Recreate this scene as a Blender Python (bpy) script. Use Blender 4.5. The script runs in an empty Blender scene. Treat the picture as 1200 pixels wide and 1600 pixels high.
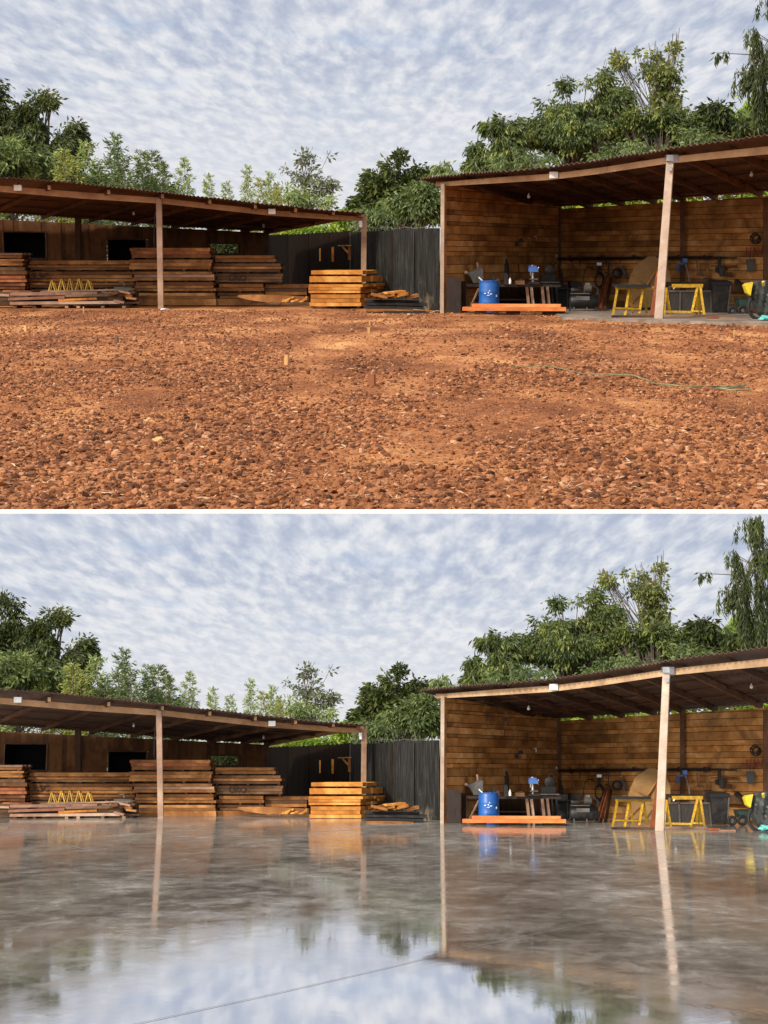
import bpy, bmesh, math, random
import numpy as np
from mathutils import Vector, Matrix, noise
R = math.radians
random.seed(7); np.random.seed(7)
scene = bpy.context.scene
COL = scene.collection

# ------------------------------------------------------------------ camera
F = 2400.0                      # focal length in photograph pixels (1200 wide)
CAM = Vector((0, 0, 1.5))
PB = math.atan(404 / F)         # pitch of the camera above the horizon of the near (wet floor) yard
PA = math.atan(396 / F)         # pitch below the horizon of the far (gravel) yard, which climbs the slope behind
SA = 16.0
cd = bpy.data.cameras.new('camera'); cam = bpy.data.objects.new('camera', cd); COL.objects.link(cam)
cd.sensor_fit = 'HORIZONTAL'; cd.sensor_width = 36; cd.lens = 36 * F / 1200
cd.clip_start = 0.1; cd.clip_end = 15000
cam.location = CAM; cam.rotation_euler = (math.pi / 2 + PB, 0, 0)
scene.camera = cam
scene.render.resolution_x = 768; scene.render.resolution_y = 1024
scene.view_settings.view_transform = 'Standard'; scene.view_settings.look = 'None'
scene.view_settings.gamma = 1; scene.view_settings.exposure = 0.0

# ------------------------------------------------------------------ node helpers
class N:
    def __init__(s, tree): s.t = tree; s.n = tree.nodes; s.l = tree.links
    def new(s, typ, **kw):
        n = s.n.new(typ)
        for k, v in kw.items():
            if k == 'inp':
                for i, val in v.items():
                    if hasattr(val, 'is_linked') or isinstance(val, bpy.types.NodeSocket): s.l.new(val, n.inputs[i])
                    else: n.inputs[i].default_value = val
            else: setattr(n, k, v)
        return n
    def math(s, op, a, b=0.0, clamp=False):
        n = s.new('ShaderNodeMath', operation=op, inp={0: a, 1: b}); n.use_clamp = clamp; return n.outputs[0]
    def vmath(s, op, a, b):
        n = s.new('ShaderNodeVectorMath', operation=op, inp={0: a, 1: b})
        return n.outputs['Value'] if op == 'DOT_PRODUCT' else n.outputs[0]
    def mix(s, f, a, b, mode='MIX'):
        n = s.new('ShaderNodeMix', data_type='RGBA', blend_type=mode, inp={0: f, 6: a, 7: b}); return n.outputs[2]
    def noise(s, vec, scale, detail=4, rough=.55, dist=0.0):
        return s.new('ShaderNodeTexNoise', inp={'Vector': vec, 'Scale': scale, 'Detail': detail, 'Roughness': rough, 'Distortion': dist}).outputs['Fac']
    def ramp(s, fac, stops, interp='LINEAR'):
        n = s.new('ShaderNodeValToRGB', inp={0: fac}); cr = n.color_ramp; cr.interpolation = interp
        while len(cr.elements) < len(stops): cr.elements.new(.5)
        for e, (p, c) in zip(cr.elements, stops):
            e.position = p; e.color = c if len(c) == 4 else (*c, 1)
        return n.outputs[0]
    def mapping(s, vec, scale=(1, 1, 1), rot=(0, 0, 0), loc=(0, 0, 0)):
        return s.new('ShaderNodeMapping', inp={'Vector': vec, 'Scale': scale, 'Rotation': rot, 'Location': loc}).outputs[0]

# ------------------------------------------------------------------ sky and sun
SUN_DIR = Vector((-0.62, -0.70, 0.42)).normalized()
w = bpy.data.worlds.new('World'); scene.world = w; w.use_nodes = True
n = N(w.node_tree); n.n.clear()
sky = n.new('ShaderNodeTexSky', sky_type='NISHITA'); sky.sun_disc = False
sky.sun_elevation = math.asin(SUN_DIR.z); sky.sun_rotation = math.atan2(SUN_DIR.x, SUN_DIR.y)
d0 = n.new('ShaderNodeTexCoord').outputs['Generated']
dA = n.new('ShaderNodeVectorRotate', rotation_type='X_AXIS', inp={'Vector': d0, 'Angle': -(PA + PB)}).outputs[0]
side = n.math('GREATER_THAN', n.vmath('DOT_PRODUCT', d0, (0, -math.sin(PB), math.cos(PB))), 0.0)
d = n.new('ShaderNodeMix', data_type='VECTOR', inp={0: side, 4: d0, 5: dA}).outputs[1]
sep = n.new('ShaderNodeSeparateXYZ', inp={0: d})
x, y, z = sep.outputs
zz = n.math('MAXIMUM', z, 0.0)
den = n.math('ADD', n.math('MULTIPLY', zz, 3.0), .13)
p = n.new('ShaderNodeCombineXYZ', inp={0: n.math('DIVIDE', n.math('MULTIPLY', x, 3.0), den), 1: n.math('DIVIDE', y, den), 2: 0.0}).outputs[0]
puff = n.noise(n.mapping(p, (1.3, .80, 1), (0, 0, R(-30))), 10.5, 5, .55, .15)
streak = n.noise(n.mapping(p, (1.2, 2.2, 1), (0, 0, R(32))), 3.2, 4, .55, .4)
big = n.noise(p, 1.1, 3, .5, .2)
fac = n.math('ADD', n.math('MULTIPLY', puff, .74), n.math('MULTIPLY', streak, .26))
fac = n.math('ADD', fac, n.math('MULTIPLY', n.math('SUBTRACT', big, .5), .30))
cl = n.ramp(fac, [(.35, (.50, .56, .71)), (.45, (.62, .67, .79)), (.53, (.76, .79, .87)), (.62, (.92, .93, .96))])
blue = n.ramp(n.noise(n.mapping(p, (1, 2.6, 1), (0, 0, R(35)), (3, 1, 0)), 1.6, 3, .5, .4), [(.58, (0, 0, 0)), (.72, (1, 1, 1))])
cl = n.mix(n.math('MULTIPLY', blue, .38), cl, (.42, .58, .84, 1))
hz = n.ramp(zz, [(.03, (1, 1, 1)), (.125, (0, 0, 0))])
cl = n.mix(n.math('MULTIPLY', hz, .85), cl, (.90, .91, .94, 1))
bsky = n.new('ShaderNodeBackground', inp={0: sky.outputs[0], 1: .06})
glow = n.math('POWER', n.math('MAXIMUM', n.vmath('DOT_PRODUCT', d0, tuple(SUN_DIR)), 0.0), 2.0)   # broad brightening toward the sun, added as fill light for the sheds
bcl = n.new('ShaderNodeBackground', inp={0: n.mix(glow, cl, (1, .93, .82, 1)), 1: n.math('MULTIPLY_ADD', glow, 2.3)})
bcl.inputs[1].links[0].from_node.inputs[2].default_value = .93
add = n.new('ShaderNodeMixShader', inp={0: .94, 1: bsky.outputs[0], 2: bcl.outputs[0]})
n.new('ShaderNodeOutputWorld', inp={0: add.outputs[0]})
sl = bpy.data.lights.new('sun', 'SUN'); so = bpy.data.objects.new('sun', sl); COL.objects.link(so)
sl.energy = 3.2; sl.angle = R(5); sl.color = (1, .93, .82)
so.rotation_euler = (-SUN_DIR).to_track_quat('-Z', 'Y').to_euler(); so.location = (0, -10, 30)

# ------------------------------------------------------------------ materials
def mat(name, color=(.5, .5, .5), rough=.7, metal=0.0, spec=.5, var=.25, scale=6.0, axes=(1, 1, 1), bump=.0, fn=None, use_rnd=True, stain=None):
    m = bpy.data.materials.new(name); m.use_nodes = True
    n = N(m.node_tree); n.n.clear()
    co = n.new('ShaderNodeTexCoord').outputs['Object']
    rnd = n.new('ShaderNodeAttribute', attribute_name='rnd').outputs['Fac']
    off = n.new('ShaderNodeCombineXYZ', inp={0: n.math('MULTIPLY', rnd, 37.0), 1: n.math('MULTIPLY', rnd, 11.0), 2: n.math('MULTIPLY', rnd, 5.0)}).outputs[0]
    co2 = n.vmath('ADD', n.mapping(co, axes), off)
    b = n.new('ShaderNodeBsdfPrincipled', inp={'Roughness': rough, 'Metallic': metal, 'Specular IOR Level': spec})
    if fn: fn(n, co, co2, rnd, b)
    else:
        c = (*color, 1)
        lo = tuple(v * (1 - var) for v in color) + (1,); hi = tuple(min(1, v * (1 + var)) for v in color) + (1,)
        g = n.noise(co2, scale, 6, .65)
        cc = n.ramp(g, [(.3, lo), (.7, hi)])
        if use_rnd:
            cc = n.mix(1.0, cc, n.ramp(rnd, [(0, (1 - var,) * 3), (1, (1 + var * .4,) * 3)]), 'MULTIPLY')
        if stain:
            sc, amt, col = stain
            st = n.ramp(n.noise(co, sc, 5, .6, .3), [(.48, (0, 0, 0)), (.62, (1, 1, 1))])
            cc = n.mix(n.math('MULTIPLY', st, amt), cc, (*col, 1))
        n.l.new(cc, b.inputs['Base Color'])
        rr = n.math('ADD', rough - .08, n.math('MULTIPLY', g, .16)); n.l.new(rr, b.inputs['Roughness'])
        if bump: n.l.new(n.new('ShaderNodeBump', inp={'Strength': bump, 'Distance': .02, 'Height': g}).outputs[0], b.inputs['Normal'])
    n.new('ShaderNodeOutputMaterial', inp={0: b.outputs[0]})
    return m

def wood(name, c_dark, c_mid, c_light, axes, stain=.5, scol=(.03, .02, .015), var=.45, rough=.75):
    def fn(n, co, co2, rnd, b):
        g = n.noise(co2, .9, 8, .70, .8)
        g2 = n.noise(n.mapping(co2, (.42, .42, .42)), 1.0, 5, .65, .4)
        f = n.math('ADD', n.math('MULTIPLY', g, .55), n.math('MULTIPLY', g2, .45))
        c = n.ramp(f, [(.38, c_dark), (.5, c_mid), (.60, c_light)])
        c = n.mix(1.0, c, n.ramp(n.math('FRACT', n.math('MULTIPLY', rnd, 7.31)), [(0, (1 - var, 1 - var, 1 - var)), (.5, (1, .97, .93)), (1, (1.12, 1.12, 1.18))]), 'MULTIPLY')
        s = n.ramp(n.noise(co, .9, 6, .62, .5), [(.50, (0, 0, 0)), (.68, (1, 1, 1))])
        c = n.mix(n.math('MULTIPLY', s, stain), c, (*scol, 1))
        k = n.ramp(n.noise(n.mapping(co2, (1, 1, 1)), 3.5, 2, .5), [(.70, (0, 0, 0)), (.76, (1, 1, 1))])
        c = n.mix(n.math('MULTIPLY', k, .45), c, tuple(v * .35 for v in c_dark) + (1,))
        n.l.new(c, b.inputs['Base Color'])
        n.l.new(n.new('ShaderNodeBump', inp={'Strength': .45, 'Distance': .012, 'Height': f}).outputs[0], b.inputs['Normal'])
    return mat(name, rough=rough, spec=.3, fn=fn)

H = (1.6, 1.6, 26); VV = (24, 24, 1.4)
M = {}
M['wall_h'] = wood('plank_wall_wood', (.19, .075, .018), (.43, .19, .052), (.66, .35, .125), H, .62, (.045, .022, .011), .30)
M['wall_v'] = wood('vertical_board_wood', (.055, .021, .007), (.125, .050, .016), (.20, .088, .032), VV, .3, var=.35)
M['beam'] = wood('beam_wood', (.20, .10, .045), (.36, .195, .090), (.48, .29, .15), H, .25, (.12, .06, .035), .2)
M['beam_r'] = wood('pale_beam_wood', (.24, .145, .075), (.40, .255, .135), (.50, .35, .20), H, .2, (.16, .09, .06), .2)
M['post'] = wood('weathered_post_wood', (.16, .09, .055), (.30, .185, .12), (.42, .28, .19), VV, .25, (.12, .07, .05), .1)
M['post_pale'] = wood('pale_post_wood', (.27, .19, .135), (.42, .32, .24), (.54, .44, .35), VV, .3, (.28, .15, .08), .1)
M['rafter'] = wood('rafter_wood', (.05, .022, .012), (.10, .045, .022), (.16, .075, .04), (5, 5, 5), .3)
M['lum_brown'] = wood('brown_lumber', (.095, .033, .009), (.27, .108, .028), (.50, .24, .080), H, .3, (.04, .02, .01), .5)
M['lum_dark'] = wood('dark_lumber', (.035, .016, .008), (.105, .049, .020), (.20, .105, .047), H, .4, (.012, .009, .007), .4)
M['lum_red'] = wood('red_brown_lumber', (.11, .028, .011), (.27, .078, .028), (.42, .165, .068), H, .3, (.05, .02, .01), .4)
M['lum_gold'] = wood('golden_lumber', (.24, .075, .010), (.56, .215, .032), (.80, .43, .11), (1.6, 1.6, 30), .25, (.16, .05, .012), .45)
M['lum_orange'] = wood('fresh_orange_wood', (.40, .11, .028), (.58, .19, .055), (.70, .30, .11), H, .1, (.30, .10, .03), .25)
M['plank_grey'] = wood('weathered_plank_wood', (.16, .085, .055), (.34, .20, .13), (.52, .36, .25), H, .25, (.07, .04, .03), .45)
M['plank_pink'] = wood('reddish_plank_wood', (.26, .10, .06), (.46, .20, .12), (.58, .32, .20), H, .2, (.10, .05, .03), .4)
M['ply'] = wood('plywood', (.23, .125, .045), (.33, .19, .075), (.40, .25, .11), (9, 9, 1.2), .15, (.15, .08, .03), .1)
M['iron'] = mat('rusty_sheet_iron', (.105, .062, .045), .6, .35, var=.55, scale=2.2, axes=(1.0, 1.0, 1.0), bump=.25, stain=(1.5, .5, (.16, .075, .04)))
M['black'] = mat('black_rubber', (.009, .009, .009), .7, var=.3)
M['blackmetal'] = mat('dark_machine_metal', (.016, .015, .015), .5, .3, var=.5, scale=9, stain=(4, .4, (.09, .06, .04)))
M['grey'] = mat('grey_metal', (.12, .118, .112), .55, .4, var=.35, scale=7, stain=(5, .5, (.10, .06, .035)))
M['tank'] = mat('dusty_steel_bin', (.085, .072, .060), .55, .35, var=.45, scale=4, axes=(6, 6, 1), stain=(3, .5, (.07, .045, .03)))
M['silver'] = mat('galvanised_steel', (.55, .56, .58), .35, .8, var=.2)
M['white'] = mat('white_paint', (.80, .80, .79), .5, var=.06, scale=8)
M['kerb'] = mat('pale_concrete_edge', (.86, .86, .85), .8, var=.04, scale=3)
M['yellow'] = mat('yellow_paint', (.58, .33, .015), .5, var=.4, scale=14, stain=(14, .45, (.16, .08, .02)))
M['blue'] = mat('blue_drum_plastic', (.008, .085, .33), .38, var=.22, scale=5, stain=(7, .3, (.012, .06, .20)))
M['bluelight'] = mat('blue_enamel', (.06, .15, .42), .4, var=.2)
M['green_dark'] = mat('dark_green_paint', (.012, .035, .022), .5, var=.3)
M['tarp'] = mat('dark_tarpaulin', (.045, .050, .046), .5, var=.45, scale=5, bump=.5)
M['tarp_yellow'] = mat('yellow_tarpaulin', (.75, .55, .02), .5, var=.2, bump=.3)
M['teal'] = mat('teal_cloth', (.12, .50, .45), .8, var=.2)
M['panel_brown'] = mat('brown_board_panel', (.065, .043, .032), .75, var=.35, scale=3, axes=(4, 4, 1))
M['rope'] = mat('green_hose', (.26, .27, .13), .8, var=.5, scale=3)
M['leaf_yellow'] = mat('dry_leaf', (.46, .30, .11), .8, var=.2)
M['stake'] = wood('stake_wood', (.34, .17, .055), (.46, .26, .095), (.55, .36, .16), VV, .1, var=.2)
M['stake_dark'] = wood('dark_stake_wood', (.07, .045, .035), (.13, .085, .06), (.20, .13, .09), VV, .1, var=.2)
M['peg_brown'] = wood('brown_stub_wood', (.20, .075, .03), (.34, .13, .055), (.42, .20, .09), VV, .2, var=.2)
M['ink'] = mat('faded_marker_paint', (.060, .028, .013), .8, var=.5, scale=30)
M['redink'] = mat('red_paint', (.22, .022, .010), .7, var=.3)
M['recess_painted_dark'] = mat('painted_dark_interior', (.006, .007, .008), .9, var=.3)  # near-black colour stands in for the shade inside the window boxes
M['bulb'] = mat('bulb_glass', (.50, .47, .43), .2, var=.05)

def fence_fn(n, co, co2, rnd, b):
    g = n.noise(n.mapping(co, (14, 14, .7)), 1.4, 6, .7)
    c = n.ramp(g, [(.3, (.007, .007, .0065)), (.52, (.018, .018, .0165)), (.70, (.065, .062, .055))])
    c = n.mix(1.0, c, n.ramp(n.math('FRACT', n.math('MULTIPLY', rnd, 5.3)), [(0, (.75, .72, .7)), (1, (1.25, 1.25, 1.3))]), 'MULTIPLY')
    dust = n.ramp(n.noise(co, 2.4, 6, .66, .8), [(.55, (0, 0, 0)), (.72, (1, 1, 1))])
    zz = n.new('ShaderNodeSeparateXYZ', inp={0: co}).outputs[2]
    low = n.ramp(n.math('MULTIPLY', zz, .4), [(0.05, (1, 1, 1)), (.42, (.08, .08, .08))])
    c = n.mix(n.math('MULTIPLY', n.math('MULTIPLY', dust, low), .8), c, (.20, .16, .10, 1))
    n.l.new(c, b.inputs['Base Color'])
M['fence'] = mat('black_painted_sheet', rough=.8, spec=.06, fn=fence_fn)
M['fence_brown'] = mat('dark_brown_boards', (.022, .012, .007), .9, spec=.08, var=.8, scale=1.5, axes=(14, 14, .8))

def soil_fn(n, co, co2, rnd, b):
    a = n.noise(n.mapping(co, (1, .45, 1)), .55, 6, .62, .4)
    f = n.noise(n.mapping(co, (1, .7, 1)), 14, 9, .76, .3)
    s = n.math('ADD', n.math('MULTIPLY', a, .6), n.math('MULTIPLY', f, .4))
    c = n.ramp(s, [(.37, (.085, .027, .010)), (.46, (.20, .068, .024)), (.53, (.36, .140, .050)), (.62, (.58, .30, .12))])
    n.l.new(c, b.inputs['Base Color'])
    n.l.new(n.new('ShaderNodeBump', inp={'Strength': .9, 'Distance': .06, 'Height': f}).outputs[0], b.inputs['Normal'])
M['soil'] = mat('red_soil', rough=.95, spec=.15, fn=soil_fn)
def stone_fn(n, co, co2, rnd, b):
    c = n.ramp(rnd, [(0, (.045, .018, .009)), (.28, (.130, .046, .018)), (.55, (.275, .105, .039)), (.82, (.38, .16, .070)), (1, (.54, .31, .18))])
    g = n.noise(co, 14, 4, .6)
    c = n.mix(1.0, c, n.ramp(g, [(.3, (.72, .68, .66)), (.7, (1.12, 1.12, 1.12))]), 'MULTIPLY')
    n.l.new(c, b.inputs['Base Color'])
    n.l.new(n.new('ShaderNodeBump', inp={'Strength': .4, 'Distance': .02, 'Height': n.noise(co, 45, 3, .6)}).outputs[0], b.inputs['Normal'])
M['stone'] = mat('red_gravel', rough=.85, spec=.25, fn=stone_fn)
def straw_fn(n, co, co2, rnd, b):
    n.l.new(n.ramp(rnd, [(0, (.16, .065, .03)), (.6, (.36, .185, .095)), (1, (.60, .42, .27))]), b.inputs['Base Color'])
M['straw'] = mat('dry_chips', rough=.9, spec=.2, fn=straw_fn)
def conc_slab_fn(n, co, co2, rnd, b):
    c = n.ramp(n.noise(co, 1.3, 8, .65, .3), [(.35, (.10, .070, .050)), (.65, (.30, .23, .18))])
    n.l.new(c, b.inputs['Base Color'])
M['slab'] = mat('dusty_concrete', rough=.85, fn=conc_slab_fn)

def floor_mat():
    m = bpy.data.materials.new('wet_concrete'); m.use_nodes = True
    n = N(m.node_tree); n.n.clear()
    co = n.new('ShaderNodeTexCoord').outputs['Object']
    q = n.mapping(co, (1, .36, 1))
    a = n.noise(q, .5, 8, .66, .3)
    b2 = n.noise(n.mapping(q, (1, 1.7, 1)), 2.3, 12, .76, .35)
    s = n.math('ADD', n.math('MULTIPLY', a, .55), n.math('MULTIPLY', b2, .45))
    c = n.ramp(s, [(.34, (.120, .102, .083)), (.46, (.172, .152, .130)), (.56, (.225, .204, .180)), (.68, (.33, .31, .285))])
    # pale dried streaks of laitance
    w1 = n.ramp(n.noise(n.mapping(q, (.8, 3.2, 1), (0, 0, R(7))), 1.3, 12, .78, .8), [(.59, (0, 0, 0)), (.70, (1, 1, 1))])
    c = n.mix(n.math('MULTIPLY', w1, .5), c, (.50, .47, .44, 1))
    dif = n.new('ShaderNodeBsdfDiffuse', inp={'Color': c, 'Roughness': .4})
    xyz = n.new('ShaderNodeSeparateXYZ', inp={0: co}).outputs
    xx, yy = xyz[0], xyz[1]
    # standing water near the front of the slab: a puddle outline broken up by noise, drier to the right and farther back
    edge = n.math('ADD', yy, n.math('MULTIPLY', n.math('SUBTRACT', n.noise(n.mapping(co, (1, .5, 1)), .8, 7, .66), .5), 11.0))
    edge = n.math('ADD', edge, n.math('MULTIPLY', n.math('MAXIMUM', n.math('SUBTRACT', n.math('ABSOLUTE', n.math('ADD', xx, .25)), .75), 0.0), 5.5))
    pud = n.ramp(n.math('DIVIDE', edge, 40.0), [(.28, (1, 1, 1)), (.41, (0, 0, 0))])
    damp = n.ramp(n.math('ADD', n.math('MULTIPLY', a, .5), n.math('MULTIPLY', b2, .5)), [(.42, (.70, .70, .70)), (.52, (.55, .55, .55)), (.62, (.30, .30, .30))])
    k = n.mix(pud, damp, (.88, .88, .88, 1))
    rgh = n.math('ADD', .045, n.math('MULTIPLY', n.ramp(b2, [(.42, (0, 0, 0)), (.62, (1, 1, 1))]), .09))
    rr = n.mix(pud, rgh, (.030, .030, .030, 1))
    bump = n.new('ShaderNodeBump', inp={'Strength': n.math('SUBTRACT', .12, n.math('MULTIPLY', pud, .08)), 'Distance': .008, 'Height': n.noise(n.mapping(co, (1, .5, 1)), 3.0, 4, .6, .5)})
    gl = n.new('ShaderNodeBsdfGlossy', inp={'Color': (.98, .985, 1, 1), 'Roughness': rr, 'Normal': bump.outputs[0]})
    mx = n.new('ShaderNodeMixShader', inp={0: k, 1: dif.outputs[0], 2: gl.outputs[0]})
    n.new('ShaderNodeOutputMaterial', inp={0: mx.outputs[0]})
    return m
M['wet'] = floor_mat()
def far_fn(n, co, co2, rnd, b):
    n.l.new(n.ramp(n.noise(co, .3, 6, .6), [(.35, (.05, .07, .025)), (.65, (.16, .11, .05))]), b.inputs['Base Color'])
M['grassland'] = mat('field_ground', rough=.95, spec=.1, fn=far_fn)

def leafmat(name, c0, c1, c2):
    m = bpy.data.materials.new(name); m.use_nodes = True
    n = N(m.node_tree); n.n.clear()
    rnd = n.new('ShaderNodeAttribute', attribute_name='rnd').outputs['Fac']
    c = n.ramp(rnd, [(0, c0), (.55, c1), (1, c2)])
    b = n.new('ShaderNodeBsdfPrincipled', inp={'Base Color': c, 'Roughness': .45, 'Specular IOR Level': .4})
    t = n.new('ShaderNodeBsdfTranslucent', inp={'Color': n.mix(1.0, c, (1.5, 1.6, .7, 1), 'MULTIPLY')})
    mx = n.new('ShaderNodeMixShader', inp={0: .28, 1: b.outputs[0], 2: t.outputs[0]})
    n.new('ShaderNodeOutputMaterial', inp={0: mx.outputs[0]})
    return m
LM = {
 'dark': leafmat('dark_leaves', (.026, .038, .012), (.060, .080, .020), (.18, .20, .05)),
 'olive': leafmat('olive_leaves', (0.051, 0.072, 0.026), (0.123, 0.167, 0.051), (0.290, 0.334, 0.116)),
 'mid': leafmat('green_leaves', (.030, .050, .016), (.095, .130, .032), (.34, .36, .09)),
 'bright': leafmat('bright_leaves', (0.102, 0.174, 0.022), (0.246, 0.348, 0.043), (0.551, 0.609, 0.087)),
 'bamboo': leafmat('bamboo_leaves', (0.131, 0.189, 0.065), (0.290, 0.362, 0.138), (0.551, 0.580, 0.261)),
 'bamboo_dark': leafmat('dark_bamboo_leaves', (0.051, 0.080, 0.029), (0.123, 0.174, 0.058), (0.275, 0.319, 0.116)),  # deeper green leaf tone for some of the plumes
 'bamboo_yellow': leafmat('yellow_bamboo_leaves', (.13, .15, .035), (.30, .32, .075), (.50, .50, .14)),
 'sparse': leafmat('sparse_leaves', (.055, .075, .02), (.15, .18, .045), (.36, .36, .08)),
 'grey': leafmat('grey_green_leaves', (0.072, 0.087, 0.051), (0.160, 0.181, 0.102), (0.290, 0.319, 0.189)),
}
M['bark'] = mat('bark', (.13, .10, .075), .9, var=.4, scale=8)
M['bark_pale'] = mat('pale_bark', (.28, .23, .17), .9, var=.3, scale=8)

# ------------------------------------------------------------------ yards
class Yard: pass
def make_yard(key, oy, hor, g, mtx, where):
    V = Yard(); V.key = key; V.g = g; V.M = mtx; V.where = where; V.tops = []
    v0 = (800 - hor) / F; V.ph = math.atan(v0)      # camera pitch is -ph in the yard's own frame
    V.oy = oy
    return V
def P(V, px, py, Y):
    u = (px - 600) / F; v = (800 - (py + V.oy)) / F
    c, s = math.cos(V.ph), math.sin(V.ph)
    dy = c + v * s; dz = v * c - s
    t = Y / dy
    return Vector((u * t, Y, 1.5 + dz * t))
def G(V, px, Y, z=None):
    """point on the ground below pixel column px at depth Y"""
    z = V.g if z is None else z
    py = 404 + (1.5 - z) * F / Y
    q = P(V, px, py, Y); q.z = z
    return q
cs = Matrix.Translation(CAM)
MA = cs @ Matrix.Rotation(PA + PB, 4, 'X') @ Matrix.Diagonal((SA, SA, SA, 1)) @ cs.inverted()
VA = make_yard('A', 0, 404, 0.0, MA, 'in the upper gravel yard')
VB = make_yard('B', 800, 1204, 0.07, Matrix.Identity(4), 'in the lower wet yard')

# ------------------------------------------------------------------ mesh builder
class MB:
    def __init__(s): s.v = []; s.f = []; s.r = []; s.s = []
    def _add(s, vs, fs, r=None, smooth=False):
        b = len(s.v); s.v += [tuple(v) for v in vs]
        r = random.random() if r is None else r
        for f in fs: s.f.append([b + i for i in f]); s.r.append(r); s.s.append(smooth)
    def hexa(s, p, r=None):   # p: 4 bottom then 4 top, same winding
        s._add(p, [(3, 2, 1, 0), (4, 5, 6, 7), (0, 1, 5, 4), (1, 2, 6, 5), (2, 3, 7, 6), (3, 0, 4, 7)], r)
    def box(s, c, d, rz=0.0, r=None, ry=0.0):
        c = Vector(c); hx, hy, hz = d[0] / 2, d[1] / 2, d[2] / 2
        m = Matrix.Rotation(rz, 3, 'Z') @ Matrix.Rotation(ry, 3, 'Y')
        s.hexa([c + m @ Vector(q) for q in ((-hx, -hy, -hz), (hx, -hy, -hz), (hx, hy, -hz), (-hx, hy, -hz), (-hx, -hy, hz), (hx, -hy, hz), (hx, hy, hz), (-hx, hy, hz))], r)
    def bar(s, p, q, w, h, up=(0, 0, 1), r=None, w2=None, h2=None):
        p, q = Vector(p), Vector(q); a = (q - p).normalized(); up = Vector(up)
        if abs(a.dot(up)) > .97: up = Vector((0, 1, 0))
        sd = a.cross(up).normalized(); u = sd.cross(a)
        w2 = w if w2 is None else w2; h2 = h if h2 is None else h2
        s.hexa([p - sd * w / 2 - u * h / 2, p + sd * w / 2 - u * h / 2, q + sd * w2 / 2 - u * h2 / 2, q - sd * w2 / 2 - u * h2 / 2,
                p - sd * w / 2 + u * h / 2, p + sd * w / 2 + u * h / 2, q + sd * w2 / 2 + u * h2 / 2, q - sd * w2 / 2 + u * h2 / 2], r)
    def tube(s, pts, r0, r1=None, n=8, r=None, cap=True):
        pts = [Vector(p) for p in pts]; r1 = r0 if r1 is None else r1
        vs = []; k = len(pts)
        for i, p in enumerate(pts):
            a = (pts[min(i + 1, k - 1)] - pts[max(i - 1, 0)]).normalized()
            ref = Vector((0, 0, 1)) if abs(a.z) < .9 else Vector((0, 1, 0))
            sd = a.cross(ref).normalized(); u = sd.cross(a); rad = r0 + (r1 - r0) * i / (k - 1)
            for j in range(n):
                t = 2 * math.pi * j / n; vs.append(p + (sd * math.cos(t) + u * math.sin(t)) * rad)
        fs = [(i * n + j, i * n + (j + 1) % n, (i + 1) * n + (j + 1) % n, (i + 1) * n + j) for i in range(k - 1) for j in range(n)]
        if cap: fs += [tuple(range(n))[::-1], tuple((k - 1) * n + j for j in range(n))]
        s._add(vs, fs, r, True)
    def ring(s, c, rad, thick, axis='y', n=20, m=6, r=None, sq=1.0):
        c = Vector(c); vs = []
        for i in range(n):
            t = 2 * math.pi * i / n
            for j in range(m):
                a = 2 * math.pi * j / m; rr = rad + thick * math.cos(a); h = thick * math.sin(a)
                q = {'y': (rr * math.cos(t), h, rr * math.sin(t) * sq), 'x': (h, rr * math.cos(t), rr * math.sin(t) * sq), 'z': (rr * math.cos(t), rr * math.sin(t) * sq, h)}[axis]
                vs.append(c + Vector(q))
        fs = [(i * m + j, i * m + (j + 1) % m, ((i + 1) % n) * m + (j + 1) % m, ((i + 1) % n) * m + j) for i in range(n) for j in range(m)]
        s._add(vs, fs, r, True)
    def lathe(s, c, prof, n=24, axis='z', r=None):
        c = Vector(c); vs = []
        for (rad, h) in prof:
            for j in range(n):
                t = 2 * math.pi * j / n; a, b = rad * math.cos(t), rad * math.sin(t)
                vs.append(c + Vector({'z': (a, b, h), 'x': (h, a, b), 'y': (a, h, b)}[axis]))
        k = len(prof)
        fs = [(i * n + j, i * n + (j + 1) % n, (i + 1) * n + (j + 1) % n, (i + 1) * n + j) for i in range(k - 1) for j in range(n)]
        fs += [tuple(range(n))[::-1], tuple((k - 1) * n + j for j in range(n))]
        s._add(vs, fs, r, True)
    def prism(s, pts, off, r=None):
        pts = [Vector(p) for p in pts]; off = Vector(off); k = len(pts)
        s._add(pts + [p + off for p in pts], [tuple(range(k)), tuple(range(k, 2 * k))[::-1]] + [(i, i + k, (i + 1) % k + k, (i + 1) % k) for i in range(k)], r)
    def build(s, name, m, parent=None, origin=None):
        """vertices are in yard coordinates; they are stored relative to the parent's (or the given) origin"""
        o3 = Vector(parent['_o']) if parent is not None else (Vector(origin) if origin is not None else Vector((0, 0, 0)))
        me = bpy.data.meshes.new(name)
        if s.v:
            arr = np.array(s.v, dtype=np.float64) - np.array(o3)
            me.from_pydata(arr.tolist(), [], s.f)
            a = me.attributes.new('rnd', 'FLOAT', 'FACE'); a.data.foreach_set('value', s.r)
            me.polygons.foreach_set('use_smooth', s.s)
            bm = bmesh.new(); bm.from_mesh(me); bmesh.ops.recalc_face_normals(bm, faces=bm.faces); bm.to_mesh(me); bm.free()
        me.materials.append(m)
        if any(s.s): me.set_sharp_from_angle(angle=R(40))
        ob = bpy.data.objects.new(name, me); COL.objects.link(ob)
        if parent is not None: ob.parent = parent
        else: ob.location = o3
        ob['_o'] = tuple(o3)
        return ob

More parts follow.
